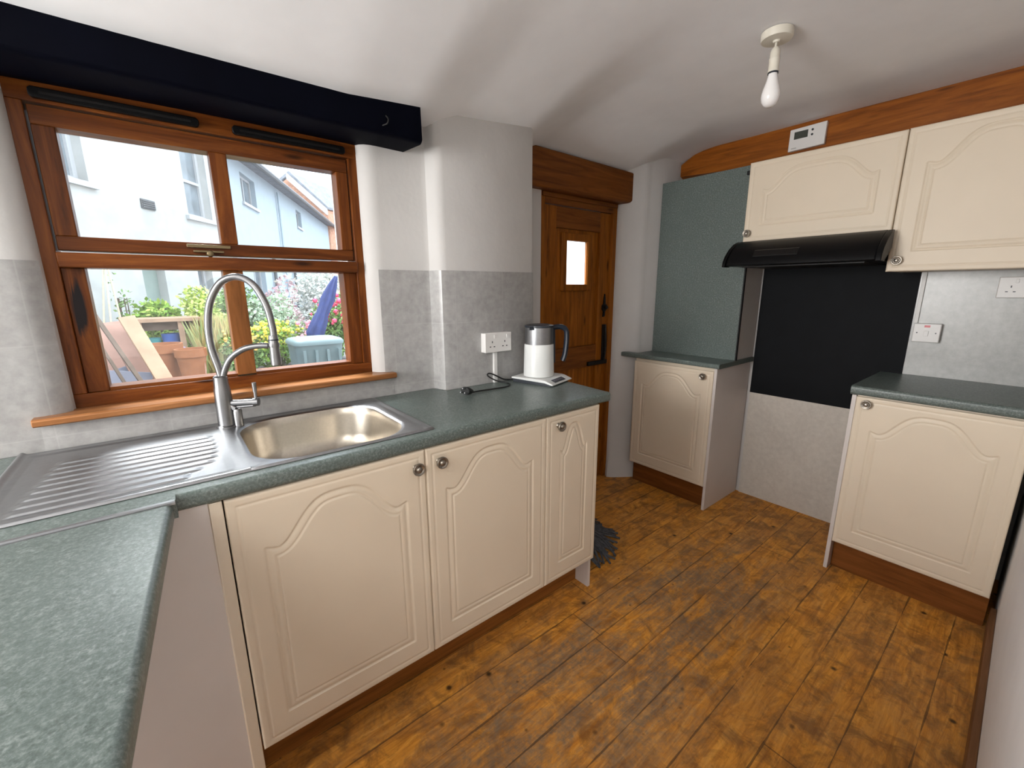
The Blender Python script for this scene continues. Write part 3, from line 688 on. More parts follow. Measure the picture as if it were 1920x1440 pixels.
bm = B(); kprism(bm, [(-.093, .9322), (-.093, .9332), (-.116, .9248), (-.116, .9236)], -.050, .050); dp = mk('display_strip', bm, M_dplast, kb)
for q in (-.035, -.018, 0, .018, .035):
    bm = B(); kprism(bm, [(-.101, .9303), (-.101, .9308), (-.107, .9286), (-.107, .928)], q-.005, q+.005); mk('button', bm, plain('grey button', (.12, .11, .13), .4), dp)
bm = B(); lathe(bm, [(.068, .9375), (.0715, .940), (.0710, .97), (.0675, 1.084), (.066, 1.087)], (KX, KY, 0), 48); mk('body', bm, M_kwhite, kt, smooth=True)
bm = B(); lathe(bm, [(.0655, 1.086), (.0658, 1.089), (.0652, 1.158), (.0655, 1.164)], (KX, KY, 0), 48)
kc = mk('steel_collar', bm, M_steel, kt, smooth=True); kc['label'] = 'polished steel upper band'
bm = B()
lathe(bm, [(.0665, 1.163), (.0675, 1.167), (.066, 1.172), (.052, 1.176), (.0, 1.178)], (KX, KY, 0), 48)
loft(bm, [[kp(-.05, -.022, z), kp(-.084, 0, z), kp(-.05, .022, z)] for z in (1.155, 1.171)])
mk('lid', bm, M_dplast, kt, smooth=True, ang=40)
ha = R(-34)
def hp(r, z, s=0): return Vector((KX + math.cos(ha)*r - math.sin(ha)*s, KY + math.sin(ha)*r + math.cos(ha)*s, z))
bm = B()
path = [(.055, 1.158), (.085, 1.163), (.108, 1.161), (.124, 1.150), (.129, 1.128), (.128, 1.085), (.122, 1.035), (.112, 1.005)]
def sweep(bm, path, wd, th):
    rings = []
    for i, (r_, z_) in enumerate(path):
        a = path[max(i-1, 0)]; b = path[min(i+1, len(path)-1)]; tx_, tz_ = b[0]-a[0], b[1]-a[1]; L = math.hypot(tx_, tz_); nx_, nz_ = -tz_/L, tx_/L
        ww = wd*.5; tt = th[i] if isinstance(th, list) else th
        rings.append([hp(r_+nx_*tt*math.sin(q)*.5, z_+nz_*tt*math.sin(q)*.5, ww*math.cos(q)) for q in [2*math.pi*k/12 for k in range(12)]])
    loft(bm, rings)
sp_ = [(v.x, v.y) for v in spline([(a, b, 0) for a, b in path], 5)]
sweep(bm, sp_, .034, .024); sweep(bm, [(.067, 1.160), (.069, 1.10), (.070, 1.04), (.0705, .998)], .024, .014)
mk('handle', bm, M_navy, kt, smooth=True)
# flex and plug
bm = B(); pth = spline([kp(-.080, .05, .919), (1.245, 1.545, .916), (1.20, 1.555, .922), (1.155, 1.560, .945), (1.125, 1.565, .958), (1.11, 1.560, .950), (1.145, 1.545, .925), (1.18, 1.515, .9145), (1.175, 1.480, .9145), (1.13, 1.450, .9145), (1.06, 1.452, .9145), (.99, 1.456, .9155), (.945, 1.446, .918)], 8)
tube(bm, pth, .0032, 10); fl = mk('power_cord', bm, M_rubber, kt, smooth=True)
pg = thing('plug', '', None, (.925, 1.44, .911)); pg.parent = None
bm = B()
pdir = Vector((-.93, -.30, .2)).normalized(); pc_ = Vector((.930, 1.442, .928))
loft(bm, [[pc_ + pdir*t_ + Vector((-.3, .93, 0))*math.cos(q)*w_*.5 + Vector((0, 0, 1))*math.sin(q)*h_*.5 for q in [2*math.pi*k/16 for k in range(16)]] for t_, w_, h_ in [(-.025, .012, .012), (-.010, .026, .022), (.004, .046, .032), (.020, .048, .034), (.024, .044, .032)]])
bpy.data.objects.remove(pg)
plug = mk('plug', bm, M_rubber, kt, smooth=True, ang=50)
bm = B()
for s, u_ in ((-.011, -.008), (.011, -.008), (0, .009)): 
    b0 = pc_ + pdir*.024 + Vector((-.3, .93, 0))*s + Vector((0, 0, 1))*u_; tube(bm, [b0, b0+pdir*.017], .0028, 6)
mk('plug_pin', bm, M_steel, plug)

# ------------------------------------------------------------------ sockets and switches
def uk_holes(bm, F, u, z, s=1.0):
    for du, dz, w_, h_ in ((0, .011, .004, .009), (-.011, -.010, .008, .004), (.011, -.010, .008, .004)):
        p = [F(u+du+a*w_/2, .0005, z+dz+b*h_/2) for a, b in ((-1, -1), (1, -1), (1, 1), (-1, 1))]
        q = [F(u+du+a*w_/2, 0, z+dz+b*h_/2) for a, b in ((-1, -1), (1, -1), (1, 1), (-1, 1))]
        loft(bm, [q, p])
def fbox(bm, F, u0, u1, d0, d1, z0, z1):
    loft(bm, [[F(u0, d, z0), F(u1, d, z0), F(u1, d, z1), F(u0, d, z1)] for d in (d0, d1)])
def socket(label, F, uc, zc, hw, hh, depth, n, group='white wall sockets'):
    o = thing('wall_socket', label, 'socket', F(uc, 0, zc), group)
    bm = B(); fbox(bm, F, uc-hw, uc+hw, 0, depth, zc-hh, zc+hh); mk('back_box', bm, M_wplast, o, bevel=.002)
    bm = B(); fbox(bm, F, uc-hw-.001, uc+hw+.001, depth, depth+.008, zc-hh-.001, zc+hh+.001); pl_ = mk('face_plate', bm, M_wplast, o, bevel=.003)
    FD = lambda u, d, z: F(u, depth+.0081+d, z)
    cs = [uc-hw*.48, uc+hw*.48] if n == 2 else [uc]
    for c_ in cs:
        bm = B(); uk_holes(bm, FD, c_, zc-.008); mk('pin_holes', bm, M_dplast, pl_)
        bm = B(); fbox(bm, FD, c_-.005+(.014 if n == 2 else 0), c_+.005+(.014 if n == 2 else 0), 0, .003, zc+.018, zc+.034); mk('rocker', bm, M_wplast, pl_, bevel=.001)
    return o
socket('double white socket with trunking below it on the grey-tiled pier behind the kettle', SouthF(1.574), 1.160, 1.100, .073, .043, .026, 2)
socket('white double socket under the tall wall cupboard at the far right edge', WestF(2.842), -.088, 1.330, .073, .043, .010, 2)
tag(bx('trunking', (1.150, 1.168, 1.562, 1.574, .9105, 1.056), M_trim, bevel=.001), 'white vertical trunking from the pier socket down to the worktop', 'trunking')
sw = thing('cooker_switch', 'small white switch with red light beside the black splashback', 'switch', (2.842, .352, 1.12), )
F = WestF(2.842)
bm = B(); fbox(bm, F, -.402, -.308, 0, .026, 1.077, 1.163); mk('back_box', bm, M_wplast, sw, bevel=.002)
bm = B(); fbox(bm, F, -.403, -.307, .026, .034, 1.076, 1.164); q = mk('face_plate', bm, M_wplast, sw, bevel=.003)
bm = B(); fbox(bm, F, -.363, -.347, .034, .038, 1.105, 1.130); mk('rocker', bm, M_wplast, q, bevel=.001)
bm = B(); fbox(bm, F, -.365, -.345, .034, .036, 1.146, 1.156); mk('indicator', bm, M_red, q)
for u_ in (-.388, -.322): bm = B(); lathe(bm, [(.003, .034), (.003, .0345)], F(u_, 0, 1.12), 12, (-1, 0, 0)); mk('screw', bm, M_dplast, q)
tag(bx('trunking', (2.832, 2.842, .395, .409, 1.164, 1.402), M_trim, bevel=.001), 'thin white trunking running up from the switch beside the black splashback', 'trunking')

# thermostat
th = thing('heating_programmer', 'small white heating programmer with grey screen fixed to the brown beam', 'programmer', (2.80, .96, 2.06))
F = WestF(2.80)
bm = B(); loft(bm, [[F(u, d, z) for u, z in ((-1.046, 2.054), (-.878, 2.058), (-.876, 2.166), (-1.044, 2.162))] for d in (0, .024)]); q = mk('casing', bm, M_wplast, th, bevel=.003)
bm = B(); fbox(bm, F, -1.022, -.958, .024, .0248, 2.110, 2.146); mk('screen', bm, M_lcd, q)
for z_ in (2.140, 2.117):
    bm = B(); lathe(bm, [(.0055, .024), (.005, .027)], F(-.938, 0, z_), 14, (-1, 0, 0)); mk('button', bm, M_dplast, q)
bm = B(); fbox(bm, F, -1.030, -1.006, .024, .0243, 2.064, 2.070); mk('badge', bm, plain('grey print', (.45, .44, .43), .5), q)

# ceiling light
cl = thing('ceiling_light', 'bare white bulb hanging in a cream holder from a ceiling rose', 'ceiling light', (1.776, .747, 2.19))
LX, LY = 1.776, .747; cz = float(ceil_z(LX, LY))
bm = B(); lathe(bm, [(.050, cz), (.050, cz-.018), (.047, cz-.024), (.012, cz-.026), (.010, cz-.032)], (LX, LY, 0), 40); mk('ceiling_rose', bm, M_cplast, cl, smooth=True, ang=40)
bm = B(); tube(bm, [(LX, LY, cz-.03), (LX-.002, LY, cz-.042), (LX, LY, cz-.055)], .0035, 10); mk('flex', bm, M_cplast, cl, smooth=True)
bm = B(); lathe(bm, [(.007, cz-.045), (.013, cz-.052), (.0155, cz-.060), (.0155, cz-.078), (.0170, cz-.080), (.0170, cz-.084), (.0160, cz-.086), (.0165, cz-.112), (.0175, cz-.118), (.0165, cz-.122)], (LX, LY, 0), 30); hl = mk('lamp_holder', bm, M_cplast, cl, smooth=True, ang=40)
bm = B(); lathe(bm, [(.0168, cz-.122), (.0168, cz-.127)], (LX, LY, 0), 30); mk('cap', bm, M_dplast, hl)
bm = B(); lathe(bm, [(.0135, cz-.124), (.0145, cz-.132), (.0185, cz-.150), (.0255, cz-.172), (.0290, cz-.188), (.0295, cz-.200), (.0265, cz-.214), (.019, cz-.225), (.010, cz-.230), (.0, cz-.2315)], (LX, LY, 0), 36); mk('bulb', bm, M_bulb, cl, smooth=True, ang=80)

# mop
mp = thing('mop', 'dark grey string mop head on the floor beyond the sink cupboards', 'mop', (1.55, 1.37, 0))
bm = B(); lathe(bm, [(.030, .075), (.026, .11), (.016, .135), (.015, .17), (.010, .172)], (1.55, 1.42, 0), 20); mk('socket', bm, M_dplast, mp, smooth=True)
bm = B()
for k in range(150):
    a = 2*math.pi*k/150 + random.uniform(-.1, .1); L = random.uniform(.19, .255); h0 = random.uniform(.05, .10); cu = random.uniform(-.35, .35)
    pts = []
    for t_ in (0, .25, .5, .75, 1):
        rr_ = .02 + L*t_; aa = a + cu*t_*t_; z = max(.006, h0*(1-t_**1.6) + .006 + random.uniform(-.003, .003))
        x = 1.55 + math.cos(aa)*rr_; y = 1.42 + math.sin(aa)*rr_*.95; y = min(y, 1.56)
        x = max(x, 1.366); pts.append((x, y, z))
    tube(bm, spline(pts, 3), .0055, 6)
mk('strings', bm, M_mop, mp, smooth=True)['kind'] = 'stuff'

# ------------------------------------------------------------------ outside the window
GZ = .45
M_rend = plain('white rough render', (.42, .425, .41), .9, 0, .2, .10, 4, .8)
M_blue = plain('pale blue painted render', (.36, .42, .46), .9, 0, .2, .04, 4, .3)
M_upvc = plain('white window frame', (.42, .43, .44), .4, 0, .4, .01, 5)
M_slate = plain('grey roof slate', (.20, .21, .23), .8, 0, .3, .25, 6, .5)
M_gut = plain('dark gutter', (.09, .095, .10), .5, 0, .3, .1, 5)
M_brick = plain('orange brick', (.50, .27, .18), .9, 0, .2, .25, 12)
M_pane = plain('house window glass', (.16, .19, .21), .12, 0, .6, .35, 3)
M_green_d = plain('grey green door paint', (.24, .30, .27), .6, 0, .3, .1, 4)
M_pave = plain('pale grey paving', (.17, .16, .165), .9, 0, .2, .12, 3)
M_board = plain('weathered pinkish plywood', (.31, .18, .14), .85, 0, .2, .18, 7)
M_board2 = plain('pale sawn timber', (.36, .23, .15), .85, 0, .2, .15, 9)
M_boardd = plain('dark timber batten', (.12, .085, .065), .85, 0, .2, .2, 12)
M_slab = plain('pale grey slab', (.21, .21, .25), .9, 0, .2, .1, 6)
M_terra = plain('terracotta', (.30, .115, .05), .85, 0, .2, .12, 12)
M_bluep = plain('blue plastic crate', (.04, .12, .40), .5, 0, .4, .1, 12)
M_teal = plain('teal plastic tub', (.06, .32, .33), .5, 0, .4, .1, 12)
M_purp = plain('mauve plastic sack', (.30, .26, .40), .6, 0, .4, .15, 12)
M_bin = plain('pale grey green plastic', (.12, .17, .175), .5, 0, .4, .12, 9)
M_paras = plain('blue parasol canvas', (.04, .055, .15), .85, 0, .2, .2, 14)
M_cane = plain('bamboo cane', (.60, .52, .36), .7, 0, .3, .15, 20)
struct(bx('ground', (-14, 30, 2.06, 45, GZ-.15, GZ), M_pave))

def frame_on(P0, az):
    d = Vector((math.sin(R(az)), math.cos(R(az)), 0)); n = Vector((d.y, -d.x, 0)); P0 = Vector((P0[0], P0[1], 0))
    return lambda s_, o_, z: tuple(P0 + d*s_ + n*o_ + Vector((0, 0, z)))
def fb(bm, F, s0, s1, o0, o1, z0, z1): loft(bm, [[F(s_, o0, z0), F(s_, o1, z0), F(s_, o1, z1), F(s_, o0, z1)] for s_ in (s0, s1)])
def wall_with_holes(F, s0, s1, z0, z1, th, holes):
    bm = B(); ss = sorted({s0, s1, *[h[0] for h in holes], *[h[1] for h in holes]}); zz = sorted({z0, z1, *[h[2] for h in holes], *[h[3] for h in holes]})
    for a, b in zip(ss, ss[1:]):
        run = None
        for c, d in zip(zz, zz[1:]):
            hole = any(h[0] <= a+1e-6 and b-1e-6 <= h[1] and h[2] <= c+1e-6 and d-1e-6 <= h[3] for h in holes)
            if not hole: fb(bm, F, a, b, -th, 0, c, d)
    return bm
def house_window(F, s0, s1, z0, z1, par, bars=1, mid=None, sill=True):
    bm = B(); t = .055; o0, o1 = -.17, -.11
    fb(bm, F, s0, s0+t, o0, o1, z0, z1); fb(bm, F, s1-t, s1, o0, o1, z0, z1); fb(bm, F, s0+t, s1-t, o0, o1, z0, z0+t); fb(bm, F, s0+t, s1-t, o0, o1, z1-t, z1)
    for k in range(bars):
        c = s0+(s1-s0)*(k+1)/(bars+1); fb(bm, F, c-.022, c+.022, o0, o1-.005, z0+t, z1-t)
    if mid: fb(bm, F, s0+t, s1-t, o0, o1-.002, mid-.02, mid+.02)
    f = mk('window', bm, M_upvc, par)
    bm = B(); fb(bm, F, s0+t*.5, s1-t*.5, -.155, -.145, z0+t*.5, z1-t*.5); mk('pane', bm, M_pane, f)
    if sill:
        bm = B(); fb(bm, F, s0-.06, s1+.08, -.16, .05, z0-.06, z0); mk('sill', bm, M_upvc, f)
# white house
F1 = frame_on((-.66, 6.97), 36.9)
h1 = thing('house', 'white rendered house with two upstairs windows seen through the left panes', 'house', F1(1, -2, GZ))
hl1 = [(-.55, .33, 2.56, 3.75), (1.95, 2.52, 2.46, 3.75), (.86, 1.26, GZ, 1.75), (1.95, 2.30, .9, 1.72)]
mk('wall', wall_with_holes(F1, -4.5, 3.0, GZ-.02, 5.4, .25, hl1), M_rend, h1)
bm = B(); fb(bm, F1, -4.5, 3.0, -5, -.55, GZ, 5.4); mk('interior', bm, M_gut, h1)
house_window(F1, -.55, .33, 2.56, 3.75, h1, 1); house_window(F1, 1.95, 2.52, 2.46, 3.75, h1, 0, 3.0); house_window(F1, 1.95, 2.30, .9, 1.72, h1, 0, None, False)
bm = B(); fb(bm, F1, .86, 1.26, -.2, -.12, GZ, 1.75); mk('door', bm, M_green_d, h1)
bm = B(); fb(bm, F1, 1.04, 1.27, 0, .02, 2.41, 2.53)
for k in range(4): fb(bm, F1, 1.05, 1.26, .02, .03, 2.425+.026*k, 2.435+.026*k)
mk('vent', bm, M_gut, h1)
bm = B(); loft(bm, [[F1(s_, .35, 5.35), F1(s_, -2.6, 7.2), F1(s_, -5.3, 5.35)] for s_ in (-4.7, 3.15)]); mk('roof', bm, M_slate, h1)
bm = B(); fb(bm, F1, 2.94, 3.02, .0, .07, GZ, 5.35); mk('downpipe', bm, M_upvc, h1)
# blue house
F2 = frame_on((1.2, 10.9), 24)
h2 = thing('house', 'pale blue rendered house with dark gutter receding behind the garden', 'house', F2(8, -2, GZ))
hl2 = [(1.50, 2.62, 3.36, 4.02), (7.45, 8.35, 3.78, 4.42), (1.6, 2.6, .9, 1.95)]
bm = wall_with_holes(F2, -.6, 19, GZ-.02, 4.18, .25, [h for h in hl2 if h[3] < 4.1][:1] + [(1.6, 2.6, .9, 1.95), (7.45, 8.35, 3.60, 4.18)])
loft(bm, [[F2(s_, o_, 4.18), F2(s_, o_, z_)] [::1] + [F2(s_, o2, z_), F2(s_, o2, 4.18)] for s_, o_, o2, z_ in ((-.6, 0, -.25, 4.20), (19, 0, -.25, 4.75))])
mk('wall', bm, M_blue, h2)
bm = B(); fb(bm, F2, -.6, 19, -5, -.55, GZ, 4.1); mk('interior', bm, M_gut, h2)
house_window(F2, 1.50, 2.62, 3.36, 4.02, h2, 1); house_window(F2, 7.45, 8.35, 3.60, 4.18, h2, 1); house_window(F2, 1.6, 2.6, .9, 1.95, h2, 1)
bm = B(); loft(bm, [[F2(s_, .30, z_), F2(s_, .30, z_+.10), F2(s_, -3.0, z_+.75), F2(s_, -6, z_+.1)] for s_, z_ in ((-.8, 4.17), (7, 4.42), (19.3, 4.80))]); mk('roof', bm, M_slate, h2)
bm = B(); tube(bm, [F2(-.8, .34, 4.16), F2(7, .34, 4.42), F2(19.3, .34, 4.78)], .07, 8); mk('gutter', bm, M_gut, h2)
for s_ in (3.35, 4.7, 5.9):
    bm = B(); tube(bm, [F2(s_, .07, GZ), F2(s_, .07, 4.2 if s_ == 4.7 else 2.2)], .045 if s_ != 4.7 else .035, 8); mk('post' if s_ != 4.7 else 'downpipe', bm, M_gut if s_ != 4.7 else M_blue, h2)
# far gabled house
h3 = thing('house', 'distant house with grey slate roof and orange brick seen above the blue house', 'house', (8.5, 27, GZ))
rA_, rB_ = Vector((5.9, 25.3, 7.05)), Vector((12.5, 32, 8.0)); eA, eB = Vector((7.6, 25.0, 5.5)), Vector((14, 30.5, 6.0))
back = (Vector((rA_.x, rA_.y, 0)) - Vector((eA.x, eA.y, 0)))
bA, bB = Vector((eA.x, eA.y, 5.5)) + back*2, Vector((eB.x, eB.y, 6.0)) + back*2
bm = B(); u_ = Vector((0, 0, .12))
loft(bm, [[eA, rA_, bA, bA+u_, rA_+u_*1.3, eA+u_], [eB, rB_, bB, bB+u_, rB_+u_*1.3, eB+u_]]); mk('roof', bm, M_slate, h3)
g = lambda v, z: (v.x*.98+.15, v.y*.995+.2, z)
bm = B(); loft(bm, [[g(eA, GZ), g(eA, 5.45), g(rA_, 6.95), g(bA, 5.45), g(bA, GZ)], [g(eB, GZ), g(eB, 5.9), g(rB_, 7.8), g(bB, 5.9), g(bB, GZ)]]); mk('wall', bm, M_brick, h3)
bm = B(); e_ = Vector((-.06, -.08, 0)); loft(bm, [[eA+e_, rA_+e_, rA_+e_-u_*2.5, eA+e_-u_*2.5], [eA+e_*3, rA_+e_*3, rA_+e_*3-u_*2.5, eA+e_*3-u_*2.5]]); mk('bargeboard', bm, M_upvc, h3)

# planting
def foliage(name, label, cat, c, r, h, n, leaf, cols, z0=GZ, flowers=None, spiky=False, group=None):
    o = thing(name, label, cat, (c[0], c[1], z0), group)
    bm = B()
    blobs = [(random.uniform(-.55, .55), random.uniform(-.5, .5), random.uniform(.15, .85), random.uniform(.35, .6)) for _ in range(11)]
    def pt():
        b = random.choice(blobs); a = random.uniform(0, 2*math.pi); ph = math.acos(random.uniform(-1, 1)); q = random.uniform(.6, 1)**.5*b[3]
        return Vector((c[0]+(b[0]+q*math.sin(ph)*math.cos(a))*r, c[1]+(b[1]+q*math.sin(ph)*math.sin(a))*r, z0 + max(.02, min(1.05, b[2]+.45*q*math.cos(ph)))*h))
    for _ in range(n):
        if spiky:
            a = random.uniform(0, 2*math.pi); b0 = Vector((c[0]+random.uniform(-.5, .5)*r, c[1]+random.uniform(-.5, .5)*r, z0)); L = h*random.uniform(.6, 1.05)
            tip = b0 + Vector((math.cos(a)*r*random.uniform(.1, .6), math.sin(a)*r*.6, L)); sd_ = Vector((math.cos(a+1.57), math.sin(a+1.57), 0))*leaf*.25; md = b0.lerp(tip, .6) + Vector((0, 0, h*.12))
            v = [bm.verts.new(p) for p in (b0-sd_, b0+sd_, md+sd_, tip, md-sd_)]; bm.faces.new(v); continue
        p = pt(); d = Vector((random.gauss(0, 1), random.gauss(0, 1), random.gauss(.3, .7))).normalized(); e = d.cross(Vector((random.gauss(0, 1), random.gauss(0, 1), random.gauss(0, 1)))).normalized(); L = leaf*random.uniform(.6, 1.2)
        v = [bm.verts.new(q) for q in (p, p+d*L*.5+e*L*.28, p+d*L, p+d*L*.5-e*L*.28)]; bm.faces.new(v)
    m = N(name+' leaf'); gmt = m.n('ShaderNodeNewGeometry'); m.put('Base Color', m.ramp(gmt.outputs['Random Per Island'], [(i/(len(cols)-1), cc) for i, cc in enumerate(cols)])); m.put('Roughness', .6); m.put('Specular IOR Level', .25)
    me = bpy.data.meshes.new('foliage'); bm.to_mesh(me); bm.free(); link('foliage', me, m.m, o)['kind'] = 'stuff'
    bm = B()
    for _ in range(6):
        a = random.uniform(0, 6.28); tube(bm, [(c[0]+.04*math.cos(a), c[1]+.04*math.sin(a), z0), (c[0]+.45*r*math.cos(a), c[1]+.45*r*math.sin(a), z0+h*.7)], [.012, .005], 5)
    mk('stem', bm, M_boardd, o)
    if flowers:
        fc, nf, fs = flowers; bm = B()
        for _ in range(nf):
            p = pt(); p.z = z0 + h*random.uniform(.55, 1.05); p.y -= r*.25
            bmesh.ops.create_icosphere(bm, subdivisions=1, radius=fs*random.uniform(.6, 1.1), matrix=Matrix.Translation(p))
        mk('blossom', bm, plain(name+' blossom', fc, .6, 0, .2, .15, 30), o)['kind'] = 'stuff'
    return o
G1 = [(.09, .19, .02), (.22, .38, .05), (.42, .54, .11)]; G2 = [(.06, .14, .03), (.15, .27, .07), (.30, .42, .15)]
foliage('shrub', 'bright green leafy shrub above the left end of the garden bench', 'shrub', (-.10, 6.55), .30, .98, 3600, .07, G1)
foliage('shrub', 'yellow-green shrub to the right of the garden bench, before the tap arch', 'shrub', (.36, 6.35), .30, .86, 3400, .06, [(.30, .42, .08), (.48, .58, .14), (.62, .66, .24)])
foliage('shrub', 'mid green shrub behind the window mullion', 'shrub', (.68, 6.6), .32, .88, 3200, .065, G2)
foliage('ornamental_grass', 'straw and orange tinted grassy clump in front of the shrubs', 'plant', (.40, 5.75), .28, .62, 900, .06, [(.50, .36, .16), (.56, .50, .20), (.34, .42, .16)], spiky=True)
foliage('flowering_plant', 'yellow flowering plant seen inside the tap arch', 'plant', (.98, 5.6), .34, .50, 2200, .05, G1, flowers=((.85, .72, .10), 160, .022))
foliage('flowering_plant', 'orange flowered plant just left of the window mullion', 'plant', (.62, 5.45), .22, .44, 1500, .05, G2, flowers=((.85, .50, .14), 80, .02))
foliage('shrub', 'grey green bush behind the yellow flowers', 'shrub', (1.05, 6.6), .36, .80, 3000, .06, [(.28, .38, .25), (.45, .55, .40), (.60, .66, .52)])
foliage('shrub', 'dusky pink leaved bush in front of the pale blue house', 'shrub', (1.42, 7.2), .30, 1.10, 2200, .06, [(.45, .27, .30), (.62, .45, .47), (.50, .52, .42)])
foliage('shrub', 'pale silvery bush behind the folded blue parasol', 'shrub', (2.15, 8.2), .60, 1.20, 5000, .07, [(.42, .45, .42), (.62, .65, .60), (.72, .68, .66)])
foliage('flowering_plant', 'red flowered plant at the right side of the window', 'plant', (1.68, 5.75), .32, .78, 2800, .055, G2, flowers=((.72, .08, .16), 60, .030))
foliage('flowering_plant', 'pink flowered low plant behind the pale plastic bin', 'plant', (1.22, 5.3), .22, .52, 1500, .05, G2, flowers=((.80, .30, .36), 30, .024))
foliage('climbing_plant', 'thin green climber on the bamboo canes by the white house', 'plant', (-.34, 6.75), .12, 1.15, 260, .05, G2)
# canes
for (x0, y0, x1, y1), lab in (((-.60, 6.5, -.44, 6.72), 'leftmost bamboo cane of the wigwam against the white house'), ((-.50, 6.42, -.43, 6.72), 'middle bamboo cane of the wigwam against the white house'), ((-.36, 6.5, -.42, 6.72), 'rightmost bamboo cane of the wigwam against the white house')):
    bm = B(); tube(bm, [(x0, y0, GZ), (x1, y1, 1.72)], .009, 8); tag(mk('bamboo_cane', bm, M_cane, smooth=True), lab, 'cane', 'bamboo canes')
# bench with tubs below
bn = thing('garden_bench', 'rough timber potting bench below the green shrubs', 'bench', (.0, 5.95, GZ))
bm = B()
for k in range(3): box(bm, -.26, .30, 5.72+.13*k, 5.84+.13*k, 1.02, 1.055)
mk('top', bm, M_board2, bn); 
for x in (-.24, .10, .25): bx('leg', (x, x+.05, 5.74, 5.79, GZ, 1.02), M_board2, bn)
bx('rail', (-.24, .28, 5.80, 5.83, .93, 1.02), M_boardd, bn)
bx('shelf', (-.24, .28, 5.79, 6.08, .62, .645), M_boardd, bn)
def tub(name, label, c, r, z0, h, mat):
    bm = B(); lathe(bm, [(r*.8, z0), (r, z0+h), (r*.92, z0+h), (r*.74, z0+.02), (0, z0+.02)], (c[0], c[1], 0), 24); return tag(mk(name, bm, mat, smooth=True, ang=50), label, 'tub')
tub('plastic_tub', 'teal plastic tub under the potting bench', (-.13, 5.93), .075, .6455, .20, M_teal)
tub('plastic_tub', 'deep blue plastic tub under the potting bench', (.03, 5.93), .085, .6455, .24, M_bluep)
bm = B()
rg = []
for k in range(9):
    t = k/8; rr_ = .21*math.sin(math.pi*min(.97, .30+.70*t))**.6 if t < 1 else .02
    rg.append([(.02+math.cos(q)*rr_*(1+.12*math.sin(3*q+k)), 5.56+math.sin(q)*rr_*.6*(1+.1*math.cos(2*q)), GZ+.36*t) for q in [2*math.pi*i/24 for i in range(24)]])
loft(bm, rg); tag(mk('sack', bm, M_purp, smooth=True, ang=70), 'mauve plastic sack slumped in front of the potting bench', 'sack')
def pot(label, c, r, h):
    o = thing('plant_pot', label, 'pot', (c[0], c[1], GZ), 'terracotta pots')
    bm = B(); lathe(bm, [(r*.62, GZ), (r*.92, GZ+h*.82), (r*1.0, GZ+h*.82), (r, GZ+h), (r*.88, GZ+h), (r*.84, GZ+h*.8), (r*.5, GZ+.04), (0, GZ+.04)], (c[0], c[1], 0), 28); mk('body', bm, M_terra, o, smooth=True, ang=45)
    bm = B(); lathe(bm, [(r*.85, GZ+h*.84), (0, GZ+h*.86)], (c[0], c[1], 0), 20, cap=False); mk('soil', bm, M_boardd, o)
pot('wide terracotta pot beside the plank pile', (-.06, 4.95), .16, .42)
pot('terracotta pot to the right of the other one, before the sack', (.14, 4.75), .12, .38)
# plank pile
def plank(label, a, b, wd, th, mat, cat='plank', face=Vector((.25, -1, .25))):
    a, b = Vector(a), Vector(b); d = (b-a).normalized(); s_ = d.cross(face).normalized(); n = s_.cross(d).normalized()
    bm = B(); loft(bm, [[p+s_*wd/2+n*th/2, p-s_*wd/2+n*th/2, p-s_*wd/2-n*th/2, p+s_*wd/2-n*th/2] for p in (a, b)])
    tag(mk('plank', bm, mat, bevel=.002), label, cat, 'scrap timber outside the window')
plank('pale sawn board leaning at the right of the scrap timber pile', (-.19, 3.72, 1.17), (.06, 3.25, GZ+.01), .085, .022, M_board2)
plank('dark thin batten crossing the top of the scrap timber pile', (-.36, 3.78, 1.24), (-.02, 3.15, GZ+.01), .022, .022, M_boardd)
plank('broad pinkish plywood sheet at the left of the scrap timber pile', (-.36, 3.95, 1.12), (-.20, 3.60, GZ+.02), .26, .018, M_board)
plank('pinkish board in the middle of the scrap timber pile', (-.26, 3.80, 1.12), (-.06, 3.35, GZ+.02), .10, .018, M_board)
plank('dark split batten low in the scrap timber pile', (-.33, 3.60, 1.02), (-.12, 3.25, GZ+.01), .016, .018, M_boardd)
plank('short pale offcut at the foot of the scrap timber pile', (-.30, 3.40, .60), (-.02, 3.30, .74), .10, .02, M_board2)
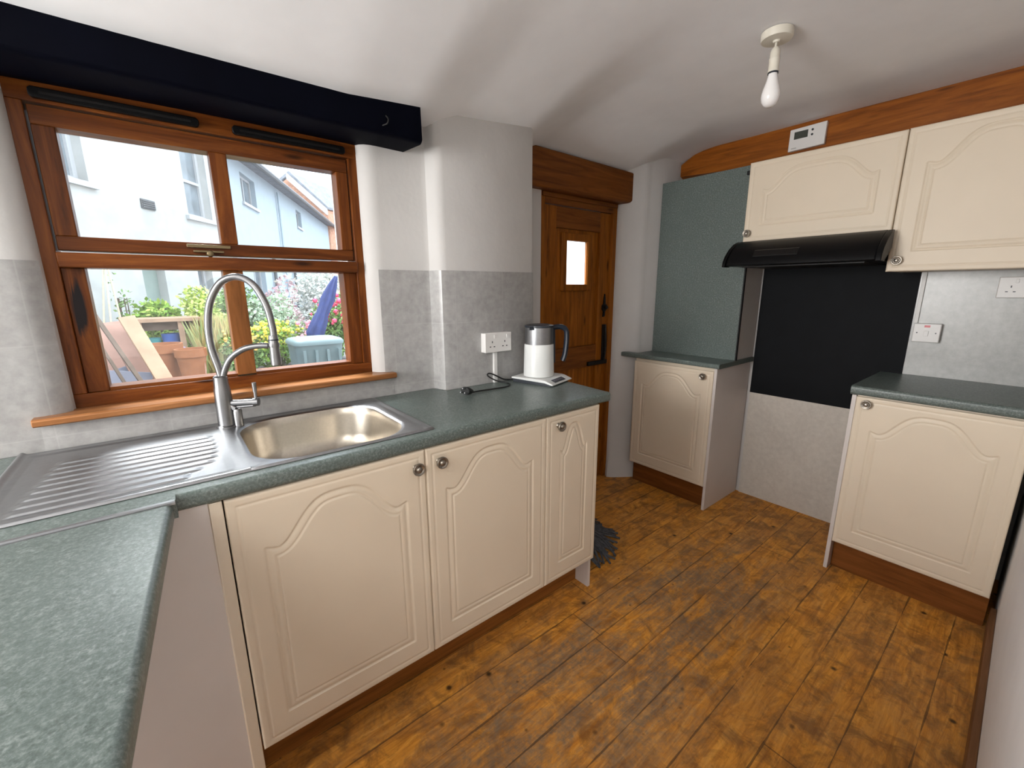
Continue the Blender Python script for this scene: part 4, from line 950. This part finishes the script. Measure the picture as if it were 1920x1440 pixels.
def slab(label, c, rot):
    bm = B(); m_ = Matrix.Translation(c) @ Matrix.Rotation(rot[2], 4, 'Z') @ Matrix.Rotation(rot[0], 4, 'X') @ Matrix.Rotation(rot[1], 4, 'Y')
    for v in box(bm, -.13, .13, -.02, .02, -.2, .2): v.co = m_ @ v.co
    tag(mk('paving_slab', bm, M_slab, bevel=.004), label, 'slab', 'loose slabs')
slab('pale grey slab leaning at the lower left of the timber pile', (-.27, 3.50, .66), (R(-25), R(12), R(5)))
slab('pale grey slab leaning behind the dark batten', (-.13, 3.62, .70), (R(-25), R(-20), R(-5)))
# bin
bnn = thing('plastic_bin', 'pale grey-green plastic bin outside the lower right pane', 'bin', (1.07, 4.3, GZ))
bm = B(); rg = []
for z, k in ((GZ, .86), (GZ+.36, .96), (GZ+.40, 1.0)): rg.append([(1.07+(x-1.07)*k, 4.30+(y-4.30)*k, z) for x, y in rrect(.86, 1.28, 4.08, 4.52, .08, 40)])
loft(bm, rg); mk('body', bm, M_bin, bnn, smooth=True, ang=50)
bm = B(); rg = []
for z, k in ((GZ+.4005, 1.04), (GZ+.425, 1.04), (GZ+.445, .96), (GZ+.455, .6)): rg.append([(1.07+(x-1.07)*k, 4.30+(y-4.30)*k, z) for x, y in rrect(.86, 1.28, 4.08, 4.52, .08, 40)])
loft(bm, rg); mk('lid', bm, M_bin, bnn, smooth=True, ang=50)
bm = B()
for x in (.92, 1.02, 1.12, 1.22): box(bm, x-.012, x+.012, 4.055, 4.075, GZ+.05, GZ+.36)
mk('rib', bm, M_bin, bnn)
# folded parasol
ps = thing('parasol', 'folded blue parasol leaning among the red flowers', 'parasol', (1.02, 4.9, GZ))
a, b = Vector((1.02, 4.82, GZ)), Vector((1.53, 4.95, 1.50))
bm = B(); tube(bm, [a, b], .014, 10); mk('pole', bm, M_upvc, ps, smooth=True)
bm = B(); rg = []; d = (b-a).normalized(); u_ = d.cross(Vector((0, 1, 0))).normalized(); v_ = d.cross(u_)
for t, r_ in ((.36, .055), (.40, .075), (.55, .062), (.60, .050), (.75, .060), (.88, .040), (.97, .018), (1.0, .004)):
    rg.append([a.lerp(b, t) + (u_*math.cos(q)+v_*math.sin(q))*r_*(1+.25*math.cos(6*q+t*4)) for q in [2*math.pi*i/36 for i in range(36)]])
loft(bm, rg); mk('canopy', bm, M_paras, ps, smooth=True, ang=80)
